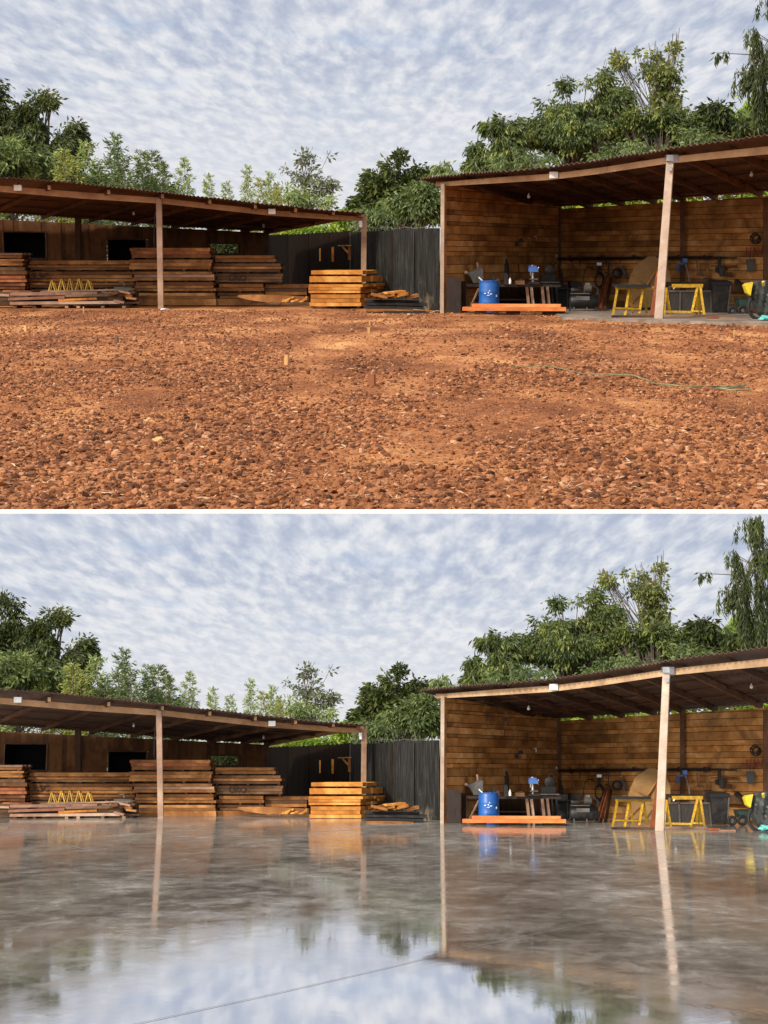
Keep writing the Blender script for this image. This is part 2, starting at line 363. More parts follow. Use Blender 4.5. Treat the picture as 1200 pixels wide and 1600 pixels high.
def lab(V, text):
    t = f'{text} {V.where}'
    return t
def thing(V, name, text, cat, loc, group=None):
    o = bpy.data.objects.new(name, None); COL.objects.link(o); o.location = loc; o['_o'] = tuple(loc)
    o.empty_display_size = .2
    o['label'] = lab(V, text); o['category'] = cat
    if group: o['group'] = f'{group} {V.where}'
    V.tops.append(o); return o
def tag(V, o, text, cat, group=None):
    o['label'] = lab(V, text); o['category'] = cat
    if group: o['group'] = f'{group} {V.where}'
    V.tops.append(o); return o
def setting(V, o, kind='structure'):
    o['kind'] = kind; V.tops.append(o); return o

def jit(a): return random.uniform(-a, a)
def lerp(a, b, t): return a + (b - a) * t
def interp(tab, x):
    for (x0, *a), (x1, *b) in zip(tab, tab[1:]):
        if x <= x1 or (x1, *b) == tab[-1]:
            t = (x - x0) / (x1 - x0); return [lerp(p, q, t) for p, q in zip(a, b)]

# ------------------------------------------------------------------ structures
def corrugated(front, rear, pitch=.14, amp=.022, rows=10, thick=.012, rag=.03):
    """ruled wavy sheet between two lists of matching points"""
    mb = MB()
    def at(line, t):
        k = t * (len(line) - 1); i = min(int(k), len(line) - 2); return line[i].lerp(line[i + 1], k - i)
    L = sum((front[i + 1] - front[i]).length for i in range(len(front) - 1))
    nx = int(L / pitch * 4); vs = []
    for j in range(rows + 1):
        for i in range(nx + 1):
            t = i / nx; p = at(front, t).lerp(at(rear, t), j / rows)
            sheet = int(t * L / .95); rr = random.Random(sheet * 7 + 1).random()
            if j == 0:
                p = p + (p - at(rear, t)).normalized() * rag * (rr - .5) * 2
            p = p + Vector((0, 0, amp * math.cos(i * math.pi / 2) + (rr - .5) * .022 + .012 * noise.noise(Vector((t * L * .6, j * .5, 3)))))
            vs.append(p)
    n = len(vs); w_ = nx + 1
    top = [p + Vector((0, 0, thick)) for p in vs]
    fs = []
    for j in range(rows):
        for i in range(nx):
            a = j * w_ + i
            fs += [(a, a + w_, a + w_ + 1, a + 1), (a + n, a + 1 + n, a + w_ + 1 + n, a + w_ + n)]
    for i in range(nx):
        fs += [(i, i + 1, i + 1 + n, i + n)]; a = rows * w_ + i; fs += [(a, a + n, a + 1 + n, a + 1)]
    for j in range(rows):
        a = j * w_; fs += [(a, a + n, a + w_ + n, a + w_)]; a += nx; fs += [(a, a + w_, a + w_ + n, a + n)]
    mb._add(vs + top, fs, .5)
    return mb

def plank_wall(a, b, ztop, mode, bw=.16, z0=0.0, openings=(), th=.03, blen=(1.5, 3.5)):
    """a, b: Vector xy ends; ztop(t); openings in (t0,t1,z0,z1)"""
    mb = MB(); lin = MB(); mb.lining = lin; a = Vector((a.x, a.y, 0)); b = Vector((b.x, b.y, 0)); L = (b - a).length
    dr = (b - a) / L; nr = Vector((dr.y, -dr.x, 0))
    if nr.y > 0: nr = -nr
    def pc(t0, t1, za, zb0, zb1, off, r):
        p0 = a + dr * L * t0 + nr * off; p1 = a + dr * L * t1 + nr * off; back = -nr * th
        mb.hexa([p0 + Vector((0, 0, za)), p1 + Vector((0, 0, za)), p1 + back + Vector((0, 0, za)), p0 + back + Vector((0, 0, za)),
                 p0 + Vector((0, 0, zb0)), p1 + Vector((0, 0, zb1)), p1 + back + Vector((0, 0, zb1)), p0 + back + Vector((0, 0, zb0))], r)
    if mode == 'v':
        s = 0.0
        while s < L:
            wv = bw * random.uniform(.7, 1.3); t0, t1 = s / L, min(1, (s + wv + .012) / L); r = random.random(); off = .009 * (1 if int(s * 97) % 2 else -1) + jit(.003)
            tm = (t0 + t1) / 2; cuts = [(z0, None)]
            for (o0, o1, oz0, oz1) in openings:
                if o0 < tm < o1: cuts = [(z0, oz0), (oz1, None)]
            for (c0, c1) in cuts:
                if c1 is None: pc(t0, t1, c0, ztop(t0), ztop(t1), off, r)
                else: pc(t0, t1, c0, c1, c1, off, r)
            s += wv
    else:
        for q in range(12):      # dark sheet added behind the boards so their gaps read as shade
            t0, t1 = q / 12, (q + 1) / 12
            pb = a + dr * L * t0 - nr * (th + .02); pe = a + dr * L * t1 - nr * (th + .02); bk = -nr * .02
            lin.hexa([pb, pe, pe + bk, pb + bk, pb + Vector((0, 0, ztop(t0) - .01)), pe + Vector((0, 0, ztop(t1) - .01)), pe + bk + Vector((0, 0, ztop(t1) - .01)), pb + bk + Vector((0, 0, ztop(t0) - .01))], .5)
        zm = max(ztop(0), ztop(1)); z = z0; row = 0
        while z < zm:
            h = bw * random.uniform(.6, 1.7); s = -random.uniform(0, blen[1])
            while s < L:
                bl = random.uniform(*blen); s0, s1 = max(0, s), min(L, s + bl); r = random.random(); off = (.012 if row % 2 else -.012) + jit(.004)
                if s1 > s0 + .02:
                    k = max(1, int((s1 - s0) / .6))
                    for q in range(k):
                        t0, t1 = lerp(s0, s1, q / k) / L, lerp(s0, s1, (q + 1) / k) / L
                        e0, e1 = min(z + h - .014, ztop(t0)), min(z + h - .014, ztop(t1))
                        if e0 > z + .01 and e1 > z + .01: pc(t0, t1, z, e0, e1, off, r)
                s += bl
            z += h; row += 1
    return mb

def floodlight(V, par, px, py, Y):
    c = P(V, px, py, Y); b = MB(); b.box(c, (.22, .10, .16)); ob = b.build('floodlight', M['white'], par)
    b = MB(); b.box(c + Vector((0, -.056, 0)), (.18, .006, .12)); b.build('lens', M['bulb'], ob) if False else None
    b = MB(); b.bar(c + Vector((0, .03, .08)), c + Vector((0, .09, .14)), .03, .03); b.build('bracket', M['grey'], par)
def bulb(V, par, px, py, Y, top):
    c = P(V, px, py, Y); b = MB(); b.lathe(c, [(.01, -.05), (.035, -.035), (.045, 0), (.034, .03), (.018, .06), (.013, .08)], 12)
    b.build('light_bulb', M['bulb'], par)
    b = MB(); b.tube([c + Vector((0, 0, .09)), c + Vector((.01, 0, top))], .008, n=6); b.build('light_cord', M['black'], par)

# front edge tables:  px, roof edge py, beam top py, beam bottom py, depth
LF = [(-90, 268, 283, 293, 44.8), (0, 275.5, 290, 299.5, 45.5), (125, 285.5, 300, 310, 46.4), (250, 298, 309, 318, 47.4), (300, 304, 315, 323.5, 47.8), (425, 318.5, 328.5, 337, 49), (500, 326, 334, 342, 49.7), (575, 331.5, 339.5, 346, 50.3)]
LR = [(-190, 326, 53.5), (0, 333, 54.2), (180, 345, 55.6), (300, 356, 56.6), (422, 361, 57.6)]
RF = [(655, 277, 284, 291, 43.8), (693, 272.5, 284, 291, 43.3), (780, 267, 277, 286, 42.0), (860, 259, 271.5, 281, 40.8), (930, 248.5, 263, 272.5, 39.7), (1040, 231, 246, 256, 38.0), (1120, 219.5, 237, 248, 37.1), (1200, 210, 228.5, 241, 36.2), (1290, 200, 219, 232, 35.3)]
RR = [(795, 322, 51.5), (875, 323.5, 50.0), (1000, 313.5, 47.4), (1100, 307, 45.5), (1200, 299.5, 43.6), (1330, 288, 41)]

def left_shed(V):
    th = thing(V, 'open_shed', 'long low timber shed with corrugated roof sheltering brown lumber stacks', 'shed', G(V, 250, 50))
    def rearx(px): return px - 85 - 65 * max(0, px) / 572
    pxs = [-90, -20, 50, 125, 190, 250, 300, 360, 425, 500, 575]
    front = []; rear = []
    for px in pxs:
        e, bt, bb, Y = interp(LF, px); front.append(P(V, px, e + 1.5, Y - .6))
        ry, rY = interp(LR, rearx(px)); rear.append(P(V, rearx(px), ry, rY + .25))
    corrugated(front, rear).build('roof', M['iron'], th)
    b = MB()
    for p0, p1 in zip(pxs, pxs[1:]):
        _, t0, b0, Y0 = interp(LF, p0); _, t1, b1, Y1 = interp(LF, p1)
        A0, A1, B0, B1 = P(V, p0, t0, Y0), P(V, p1, t1, Y1), P(V, p0, b0, Y0), P(V, p1, b1, Y1); d = Vector((0, .09, 0))
        b.hexa([B0, B1, B1 + d, B0 + d, A0, A1, A1 + d, A0 + d], .4)
    b.build('front_beam', M['beam'], th)
    # rafters and their ends above the beam
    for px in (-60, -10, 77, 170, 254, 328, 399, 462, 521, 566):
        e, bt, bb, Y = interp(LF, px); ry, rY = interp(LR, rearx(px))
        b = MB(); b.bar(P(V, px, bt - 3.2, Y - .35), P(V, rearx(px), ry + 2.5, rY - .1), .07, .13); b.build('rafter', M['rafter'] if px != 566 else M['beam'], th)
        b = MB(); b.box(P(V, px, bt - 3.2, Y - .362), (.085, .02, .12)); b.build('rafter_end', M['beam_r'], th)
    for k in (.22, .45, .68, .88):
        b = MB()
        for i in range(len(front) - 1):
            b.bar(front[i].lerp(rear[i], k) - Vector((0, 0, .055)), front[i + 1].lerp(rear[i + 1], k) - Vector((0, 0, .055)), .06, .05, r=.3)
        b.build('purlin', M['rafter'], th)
    # posts
    t, bq, Y = 309, 480, 47.4
    for (tx, ty, bx, Y, w_, m_) in ((248.5, 309, 251.5, 47.36, .165, 'post'), (569, 338, 567.5, 50.25, .17, 'post')):
        b = MB(); top = P(V, tx, ty, Y); bot = G(V, bx, Y); bot.z -= .1
        b.bar(bot, top, w_, .15, up=(0, 1, 0)); b.build('post', M[m_], th)
    b = MB(); b.bar(P(V, 122, 470, 54.4), P(V, 122, 336, 54.4), .2, .14, up=(0, 1, 0)); b.build('rear_post', M['rafter'], th)
    b = MB(); b.bar(P(V, 416, 470, 57.0), P(V, 416, 361, 57.0), .2, .14, up=(0, 1, 0)); b.build('rear_post', M['rafter'], th)
    # rear wall
    a = P(V, -160, 400, 53.9); c = P(V, 420, 400, 57.5)
    zt = lambda t: lerp(P(V, -160, 334, 53.9).z, P(V, 420, 363, 57.5).z, t) - .02
    def T(px):
        u = (px - 600) / F; # intersection of the pixel column with the wall line
        dx, dy = c.x - a.x, c.y - a.y
        return (u * a.y - a.x) / (dx - u * dy)
    def zat(px, py):
        t = T(px); return P(V, px, py, lerp(a.y, c.y, t)).z
    ops = [(T(14), T(80), zat(47, 404), zat(47, 362)), (T(175), T(234), zat(200, 412), zat(200, 374)), (T(330), T(378), zat(350, 397), zat(350, 380))]
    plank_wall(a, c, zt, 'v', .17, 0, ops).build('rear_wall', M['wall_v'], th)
    for k, (o0, o1, oz0, oz1) in enumerate(ops):
        p0, p1 = a.lerp(c, o0), a.lerp(c, o1); b = MB(); W = .05
        for (q, r_) in (((p0, oz0), (p1, oz0)), ((p0, oz1), (p1, oz1)), ((p0, oz0), (p0, oz1)), ((p1, oz0), (p1, oz1))):
            A_, B_ = Vector((q[0].x, q[0].y - .03, q[1])), Vector((r_[0].x, r_[0].y - .03, r_[1])); b.bar(A_, B_, W, W * .7, up=(0, 1, 0))
        wf = b.build('window_frame', M['rafter'], th)
        if k < 2:   # box behind the opening, its darkness painted near-black
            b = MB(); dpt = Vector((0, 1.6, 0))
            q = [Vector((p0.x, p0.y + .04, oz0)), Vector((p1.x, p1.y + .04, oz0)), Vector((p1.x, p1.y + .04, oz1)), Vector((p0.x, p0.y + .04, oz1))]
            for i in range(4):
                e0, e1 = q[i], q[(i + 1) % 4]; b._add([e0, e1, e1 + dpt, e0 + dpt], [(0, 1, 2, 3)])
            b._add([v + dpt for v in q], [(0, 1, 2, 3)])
            b.build('dark_recess', M['recess_painted_dark'], wf)
    floodlight(V, th, 28, 293.5, 45.55); floodlight(V, th, 425, 330.5, 48.85)
    bulb(V, th, 209, 334, 50.5, .35); bulb(V, th, 412, 353, 53, .3)
    b = MB(); b.tube([P(V, 563, 345, 50.1), P(V, 564, 355, 50.1)], .06, .05); b.build('insulator', M['white'], th)
    # cable hanging beside the post
    b = MB(); b.tube([P(V, 243, 330, 47.3), P(V, 241, 360, 47.3), P(V, 240.5, 380, 47.3), P(V, 243, 388, 47.3), P(V, 246, 380, 47.3)], .012, n=6); b.build('cable', M['black'], th)
    return th

def right_shed(V):
    th = thing(V, 'workshop_shed', 'tall open plank workshop with pale corner post and corrugated roof', 'shed', G(V, 900, 44))
    def rearx(px): return px + 120 + 25 * (px - 655) / 545
    pxs = [655, 693, 740, 780, 860, 930, 985, 1040, 1120, 1200, 1290]
    front = []; rear = []
    for px in pxs:
        e, bt, bb, Y = interp(RF, px); front.append(P(V, px, e + 2, Y - .55))
        q = interp(RR, rearx(px)) if rearx(px) <= 1330 else interp(RR, 1330)
        rr = rearx(px)
        if px == 655: q = [318, 51.8]
        rear.append(P(V, rr, q[0], q[1] + .3))
    rear[0] = P(V, 798, 321, 50.6); rear[1] = P(V, 835, 322, 50.6)
    corrugated(front, rear, rag=.05, amp=.026).build('roof', M['iron'], th)
    b = MB(); bx = [681] + pxs[1:]
    for p0, p1 in zip(bx, bx[1:]):
        _, t0, b0, Y0 = interp(RF, p0); _, t1, b1, Y1 = interp(RF, p1)
        A0, A1, B0, B1 = P(V, p0, t0, Y0), P(V, p1, t1, Y1), P(V, p0, b0, Y0), P(V, p1, b1, Y1); d = Vector((0, .08, 0))
        b.hexa([B0, B1, B1 + d, B0 + d, A0, A1, A1 + d, A0 + d], .4)
    b.build('front_beam', M['beam_r'], th)
    for (fx, rx) in ((735, 862), (790, 925), (846, 975), (900, 1025), (951, 1070), (1003, 1120), (1068, 1190), (1146, 1275), (1215, 1330)):
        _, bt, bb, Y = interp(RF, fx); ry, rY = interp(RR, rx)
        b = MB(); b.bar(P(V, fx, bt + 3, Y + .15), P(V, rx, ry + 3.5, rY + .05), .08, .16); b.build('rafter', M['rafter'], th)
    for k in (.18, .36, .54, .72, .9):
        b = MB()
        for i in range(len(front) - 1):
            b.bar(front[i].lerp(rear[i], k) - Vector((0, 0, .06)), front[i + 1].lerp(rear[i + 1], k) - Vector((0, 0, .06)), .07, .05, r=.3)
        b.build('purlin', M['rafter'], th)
    # posts
    b = MB(); bot = G(V, 1029 if V.key == 'A' else 1030.5, 38); bot.z -= .05; b.bar(bot, P(V, 1047.5 if V.key == 'A' else 1041.5, 249, 37.9), .205, .17, up=(.3, 1, 0), w2=.17); b.build('post', M['post_pale'], th)
    b = MB(); top = P(V, 1047.5 if V.key == 'A' else 1041.5, 247, 37.85); b.box(top, (.23, .22, .14)); b.box(top + Vector((.08, -.02, -.02)), (.14, .2, .18), rz=.3)
    b.box(top + Vector((-.02, -.1, -.25)), (.09, .04, .1)); b.build('post_cap', M['silver'], th)
    b = MB(); bot = G(V, 690.5, 43.2); bot.z -= .05; b.bar(bot, P(V, 691.5, 287, 43.15), .10, .09, up=(0, 1, 0)); b.build('corner_post', M['post_pale'], th)
    b = MB(); bot = G(V, 695.5, 43.3); bot.z -= .05; b.bar(bot, P(V, 695.5, 289, 43.3), .07, .12, up=(0, 1, 0)); b.build('corner_board', M['lum_brown'], th)
    # walls
    sa = P(V, 695, 400, 43.42); sb = P(V, 876, 400, 50.0)
    zt = lambda t: lerp(P(V, 695, 288, 43.4).z, P(V, 876, 322, 50).z, t)
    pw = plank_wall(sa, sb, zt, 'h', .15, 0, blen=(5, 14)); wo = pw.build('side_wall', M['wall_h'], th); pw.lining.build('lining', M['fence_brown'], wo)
    ra = P(V, 874, 400, 50.0); rb = P(V, 1320, 400, 41.2)
    z0_, z1_ = P(V, 874, 326.5, 50).z, P(V, 1320, 298.5, 41.2).z
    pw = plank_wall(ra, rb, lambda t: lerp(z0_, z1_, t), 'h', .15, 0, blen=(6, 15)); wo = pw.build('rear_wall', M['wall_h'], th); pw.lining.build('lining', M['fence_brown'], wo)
    def W(px, py, off=.0):     # point on the rear wall
        u = (px - 600) / F; dx, dy = rb.x - ra.x, rb.y - ra.y; t = (u * ra.y - ra.x) / (dx - u * dy)
        return P(V, px, py, lerp(ra.y, rb.y, t) - off)
    V.W = W
    def S(px, py, off=.0):
        u = (px - 600) / F; dx, dy = sb.x - sa.x, sb.y - sa.y; t = (u * sa.y - sa.x) / (dx - u * dy)
        return P(V, px, py, lerp(sa.y, sb.y, t) - off)
    V.S = S
    for px in (873, 1066, 1196):
        b = MB(); b.bar(W(px, 488, .08), W(px, 322 if px < 900 else 310, .08), .12, .07, up=(0, 1, 0)); b.build('wall_post', M['rafter'], th)
    # concrete base
    if V.key == 'A':
        line = [(880, 38.9), (900, 38.6), (1020, 36.9), (1200, 35.4), (1300, 34.8)]
        for (p0, y0), (p1, y1) in zip(line, line[1:]):
            b = MB(); pass
        b = MB(); fr = [G(V, p_, y_, .05) for p_, y_ in line]; bk = [Vector((f.x + .5, 52 - (i * 2.2), .05)) for i, f in enumerate(fr)]
        fr2 = []
        for i in range(len(fr) - 1):
            for k in range(12): fr2.append((fr[i].lerp(fr[i + 1], k / 12), bk[i].lerp(bk[i + 1], k / 12)))
        for (f0, k0), (f1, k1) in zip(fr2, fr2[1:]):
            f0 = f0 + Vector((0, .22 * noise.noise(f0 * 1.9), 0)); f1 = f1 + Vector((0, .22 * noise.noise(f1 * 1.9), 0))
            dn = Vector((0, 0, -.12)); b.hexa([f0 + dn, f1 + dn, k1 + dn, k0 + dn, f0, f1, k1, k0], .5)
        b.build('floor_slab', M['slab'], th)
    floodlight(V, th, 865, 273.5, 40.6)
    bulb(V, th, 826, 307, 43, .35); bulb(V, th, 1174, 273, 38.5, .3)
    # switches and small fittings on the walls
    for (px, py, w_, h_) in ((789, 316, .10, .18), (789, 330, .09, .14), (835, 372, .12, .12), (868, 402, .1, .16)):
        b = MB(); b.box(S(px, py, .04), (w_, .05, h_)); b.build('socket_box', M['white'] if py > 360 else M['grey'], th)
    b = MB(); b.tube([S(789, 322, .03), S(788, 350, .03), S(790, 400, .03), S(789, 430, .03)], .014, n=6); b.tube([S(835, 376, .03), S(834, 400, .03), S(836, 430, .03)], .012, n=6)
    b.tube([S(812, 350, .03), S(830, 343, .03), S(868, 346, .03)], .012, n=6); b.build('cable', M['black'], th)
    b = MB()                                    # illegible red lettering painted on the boards
    for i, x_ in enumerate((1166, 1172, 1178, 1184, 1190)):
        b.bar(W(x_, 399, .03), W(x_ + 1, 386, .03), .03, .012, up=(0, 1, 0)); b.bar(W(x_, 388 + i % 2 * 5, .03), W(x_ + 4, 389 + i % 3 * 4, .03), .03, .012)
    b.build('red_lettering', M['redink'], th)
    return th

def fence(V):
    a = G(V, 418, 62, 0); c = G(V, 686.5, 45.5, 0)
    th = thing(V, 'sheet_fence', 'black sheet fence with dusty seams between the two sheds', 'fence', a.lerp(c, .5))
    seam = [418, 450, 482, 515, 547, 582, 613, 648, 686.5]
    def X(px, py, off=0):
        u = (px - 600) / F; dx, dy = c.x - a.x, c.y - a.y; t = (u * a.y - a.x) / (dx - u * dy)
        return P(V, px, py, lerp(a.y, c.y, t) - off)
    V.X = X
    for i, (s0, s1) in enumerate(zip(seam, seam[1:])):
        b = MB(); p0, p1 = X(s0 + .4, 400), X(s1 - .4, 400); o = Vector((0, -.02 * (i % 2), 0)); nseg = 10; d = Vector((.02, .04, 0))
        zt = 2.39 + jit(.02)
        for k in range(nseg):
            q0, q1 = p0.lerp(p1, k / nseg) + o, p0.lerp(p1, (k + 1) / nseg) + o
            w0 = Vector((0, .010 * math.sin(k * 2.1 + i), 0)); w1 = Vector((0, .010 * math.sin((k + 1) * 2.1 + i), 0))
            z0 = zt + (0 if i > 3 else .018 * (k % 2))
            b.hexa([Vector((*(q0 + w0).xy, -.05)), Vector((*(q1 + w1).xy, -.05)), Vector((*(q1 + w1 + d).xy, -.05)), Vector((*(q0 + w0 + d).xy, -.05)),
                    Vector((*(q0 + w0).xy, z0)), Vector((*(q1 + w1).xy, z0)), Vector((*(q1 + w1 + d).xy, z0)), Vector((*(q0 + w0 + d).xy, z0))], i / 8)
        b.build('panel', M['fence'] if i > 3 else M['fence_brown'], th)
    for s_ in (482, 547, 613, 648):
        b = MB(); b.bar(X(s_, 478, .045), X(s_, 362 + (s_ < 540) * 4, .045), .035, .02, up=(0, 1, 0)); b.build('seam_batten', M['fence_brown'] if s_ != 547 else M['panel_brown'], th)
    b = MB()
    for k in range(60):
        px = lerp(545, 684, k / 59); b.bar(X(px, 359 + jit(1), -.02), X(px + jit(2), 354.5 + jit(2), -.02), .012, .012, up=(0, 1, 0))
    b.tube([X(px, 356 + 1.2 * math.sin(px), -.02) for px in range(545, 686, 8)], .01, n=5)
    b.build('top_wire', M['grey'], th)
    b = MB()
    for (x0, x1, y0, y1) in ((500, 502.5, 388, 408), (520, 524, 386, 409)):
        b.bar(X(x0, y1, .1), X(x0, y0, .1), (x1 - x0) * .0215, .03, up=(0, 1, 0))
    b.build('hung_batten', M['lum_gold'], th)
    t2 = thing(V, 'wall_bracket', 'wooden bracket like a small arm fixed to dark fence boards', 'bracket', X(545, 395, .15))
    b = MB(); b.bar(X(546, 406, .12), X(546, 383, .12), .10, .05, up=(0, 1, 0)); b.build('upright', M['lum_brown'], t2)
    b = MB(); b.bar(X(529, 384, .16), X(548, 383.5, .16), .05, .04); b.build('arm', M['beam'], t2)
    b = MB(); b.bar(X(535, 385, .13), X(546, 397, .13), .06, .04); b.build('brace', M['lum_brown'], t2)

# ------------------------------------------------------------------ lumber
def bundle(V, stack, ordinal, x0, x1, y0, y1, Y, depth, m, rows, group, rx=None, text=None, skew=0.0, z_floor=None):
    """x0..x1, y0..y1 pixels of the bundle's front; depth goes back; rx = pixel where the right end face stops"""
    nm = f'{ordinal} of the {stack}'
    c0 = P(V, (x0 + x1) / 2, y1, Y)
    th = thing(V, 'lumber_bundle', nm, 'lumber bundle', c0, group)
    if rows == 2 and y1 - y0 > 13 and m is not M['lum_gold']: rows = 3
    hh = (y1 - y0) / rows
    for k in range(rows):
        b = MB(); ja, jb = jit(2.6), jit(2.6)
        ya, yb = y0 + k * hh + .25, y0 + (k + 1) * hh - .25
        if z_floor is not None and k == rows - 1: yb = z_floor
        A_, B_ = P(V, x0 + ja, ya, Y), P(V, x1 + jb, ya, Y + skew); C_, D_ = P(V, x0 + ja, yb, Y), P(V, x1 + jb, yb, Y + skew)
        dx = ((rx - x1) * (Y + depth) / F + (depth) * (x1 - 600) / F) if rx is not None else 0
        nb = 4; of = jit(.02)
        for q in range(nb):      # boards side by side in depth, their edges drawn slightly uneven
            e0 = Vector((dx * q / nb, depth * q / nb + of + (jit(.015) if q else 0), 0)); e1 = Vector((dx * (q + 1) / nb - .004 * (dx != 0), depth * (q + 1) / nb + of - .012, 0))
            j2 = Vector((jit(.04) if q else 0, 0, 0)); zz = Vector((0, 0, jit(.006)))
            b.hexa([C_ + e0 + j2, D_ + e0 + j2, D_ + e1 + j2, C_ + e1 + j2, A_ + e0 + j2 + zz, B_ + e0 + j2 + zz, B_ + e1 + j2 + zz, A_ + e1 + j2 + zz])
        b.build('board', m if not isinstance(m, (list, tuple)) else m[k % len(m)], th)
    n_ = max(2, int((x1 - x0) / 38))
    for q in range(n_ + 1):
        b = MB()
        px = lerp(x0 + 4, x1 - 4, q / n_); yb = y1 + 1.6
        if z_floor is None:
            a_ = P(V, px, y1 + .8, Y + .03 + skew * (px - x0) / (x1 - x0)); b.box(a_ + Vector((0, depth / 2, 0)), (.07, depth, 1.9 * Y / F)); b.build('spacer', M['lum_dark'], th)
    if text:
        s_, tx, ty, size = text
        cu = bpy.data.curves.new('marking', 'FONT'); cu.body = s_; cu.size = size * Y / F * 1.35; cu.extrude = .004; cu.offset = .006
        to = bpy.data.objects.new('marking', cu); COL.objects.link(to)
        dg = bpy.context.evaluated_depsgraph_get(); dg.update(); me = bpy.data.meshes.new_from_object(to.evaluated_get(dg))
        bpy.data.objects.remove(to)
        mo = bpy.data.objects.new('marking', me); COL.objects.link(mo); me.materials.clear(); me.materials.append(M['ink'])
        mo.parent = th; mo.rotation_euler = (math.pi / 2, 0, 0); mo.location = P(V, tx, ty, Y - .045 + skew * (tx - x0) / (x1 - x0)) - Vector(th['_o'])
    return th

def lumber(V):
    O = ['top bundle', 'second bundle', 'third bundle', 'fourth bundle', 'bottom bundle']
    br, dk, rd, gd = M['lum_brown'], M['lum_dark'], M['lum_red'], M['lum_gold']
    g1 = 'stacked lumber bundles'
    fl = 404 + 1.5 * F / 50 + 1
    # far left stack
    for k, (x1, a, b_, m, r_) in enumerate(((33, 395, 403, [M['plank_grey'], br], 2), (36, 404.5, 415, br, 3), (40, 417, 429, [dk, br], 2), (40, 430.5, 441, [rd, rd], 2), (41, 442.5, 452, [rd, br], 2))):
        bundle(V, 'short stack at the left edge', O[k], -45, x1, a, b_, 50.2, 1.3, m, r_, g1)
    bundle(V, 'short stack at the left edge', 'ground level bundle', -45, 41, 454, 470, 50.2, 1.3, dk, 2, g1, z_floor=fl)
    # long stack with writing
    L = 'long stack under both dark windows'
    bundle(V, L, 'topmost stepped bundle', 47, 200, 407, 413.5, 50.6, 1.4, br, 1, g1)
    bundle(V, L, 'second bundle', 45, 205, 414.5, 422, 50.6, 1.4, [br, dk], 2, g1)
    bundle(V, L, 'marked wide bundle', 45, 209, 424.5, 440, 50.6, 1.4, br, 2, g1, text=('3,5C', 50, 436, 10))
    bundle(V, L, 'fourth bundle', 45, 209, 441.5, 449.5, 50.6, 1.4, [br, dk], 2, g1)
    bundle(V, L, 'lowest bundle', 45, 209, 451.5, 470, 50.6, 1.4, [dk, br], 3, g1, z_floor=fl)
    # tall stack behind the post
    L = 'tall stack behind the left shed post'
    for k, (x0, x1, a, b_, m, r_) in enumerate(((204, 328, 387, 403, [br, rd], 2), (204, 331, 405.5, 421, br, 2), (210, 333, 424, 438.5, [br, M['plank_grey']], 2), (212, 335, 441, 455, br, 2), (215, 335, 457.5, 472, br, 2))):
        bundle(V, L, O[k], x0, x1, a, b_, 50.0, 1.5, m, r_, g1, z_floor=fl if k == 4 else None)
    # dark stack in the corner, one board carrying letters
    L = 'dark stack marked URO'
    for k, (x0, x1, a, b_, m, r_) in enumerate(((335, 431, 399, 409.5, br, 2), (335, 440, 411.5, 425, [dk, br], 2), (336, 441, 427.5, 441, dk, 2), (340, 410, 443.5, 455, br, 2), (341, 412, 457.5, 471, br, 2))):
        bundle(V, L, O[k], x0, x1, a, b_, 50.3, 1.5, m, r_, g1, text=('URO', 357, 438, 9.5) if k == 2 else None, z_floor=fl if k == 4 else None)
    L = 'low dark stack before the fence'
    bundle(V, L, 'upper bundle', 412, 481, 444.5, 461, 50.6, 1.3, [br, dk], 2, g1)
    bundle(V, L, 'lower bundle', 412, 481, 463, 470, 50.6, 1.3, dk, 1, g1, z_floor=fl)
    # golden stack
    L = 'bright golden lumber stack beside the fence'
    g2 = 'golden lumber bundles'
    bundle(V, L, 'top bundle', 487, 566, 422.5, 429, 47.5, 2.0, gd, 1, g2, rx=588)
    bundle(V, L, 'second bundle', 482, 567, 431.5, 441, 47.4, 2.2, gd, 1, g2, rx=598)
    bundle(V, L, 'third bundle', 482, 564, 444, 458, 47.3, 2.4, gd, 3, g2, rx=599)
    bundle(V, L, 'bottom bundle', 483, 564, 460, 478.5, 47.3, 2.3, gd, 3, g2, rx=590)
    # loose boards
    def board(px0, py0, px1, py1, Y, h, d, m, text, sk=0.0, grp=None, cat='plank'):
        b = MB(); a_, c_ = P(V, px0, py0, Y), P(V, px1, py1, Y + sk); b.bar(a_ + Vector((0, d / 2, 0)), c_ + Vector((0, d / 2, 0)), d, h * Y / F)
        o = b.build('plank', M[m], None, (a_ + c_) / 2); tag(V, o, text, cat, grp)
    gp = 'loose planks on the left pile'
    board(14, 474, 186, 472.5, 47.4, 4.2, .5, 'plank_grey', 'palest lowest plank of the loose left pile', .3, gp)
    board(3, 470.5, 120, 468.5, 47.8, 2, .6, 'black', 'black bottom plank in the loose left pile', .2, gp)
    board(90, 469, 150, 466.5, 47.7, 3.2, .5, 'lum_gold', 'short yellow plank in the loose left pile', .1, gp)
    board(12, 467.5, 100, 464.5, 47.6, 4.0, .4, 'plank_pink', 'pinkish plank second from bottom of loose left pile', .1, gp)
    board(100, 462.5, 193, 460.5, 47.75, 3.4, .5, 'plank_grey', 'dull plank at right of the loose left pile', .2, gp)
    board(14, 459.8, 150, 458.2, 47.7, 4.2, .6, 'plank_grey', 'brown upper plank on the loose left pile', .3, gp)
    board(62, 455.6, 206, 452.3, 48.5, 2.2, .8, 'plank_grey', 'thin grey top plank of the loose left pile', .1, gp)
    board(4, 454.8, 50, 456.0, 48.4, 2.6, .5, 'lum_red', 'short red plank end on the loose left pile', 0, gp)
    board(-30, 460, 14, 461.5, 47.9, 3, .6, 'plank_grey', 'grey plank end at far left of loose pile', 0, gp)
    board(-30, 467, 12, 467.5, 47.9, 4, .6, 'lum_dark', 'dark plank end at far left of loose pile', 0, gp)
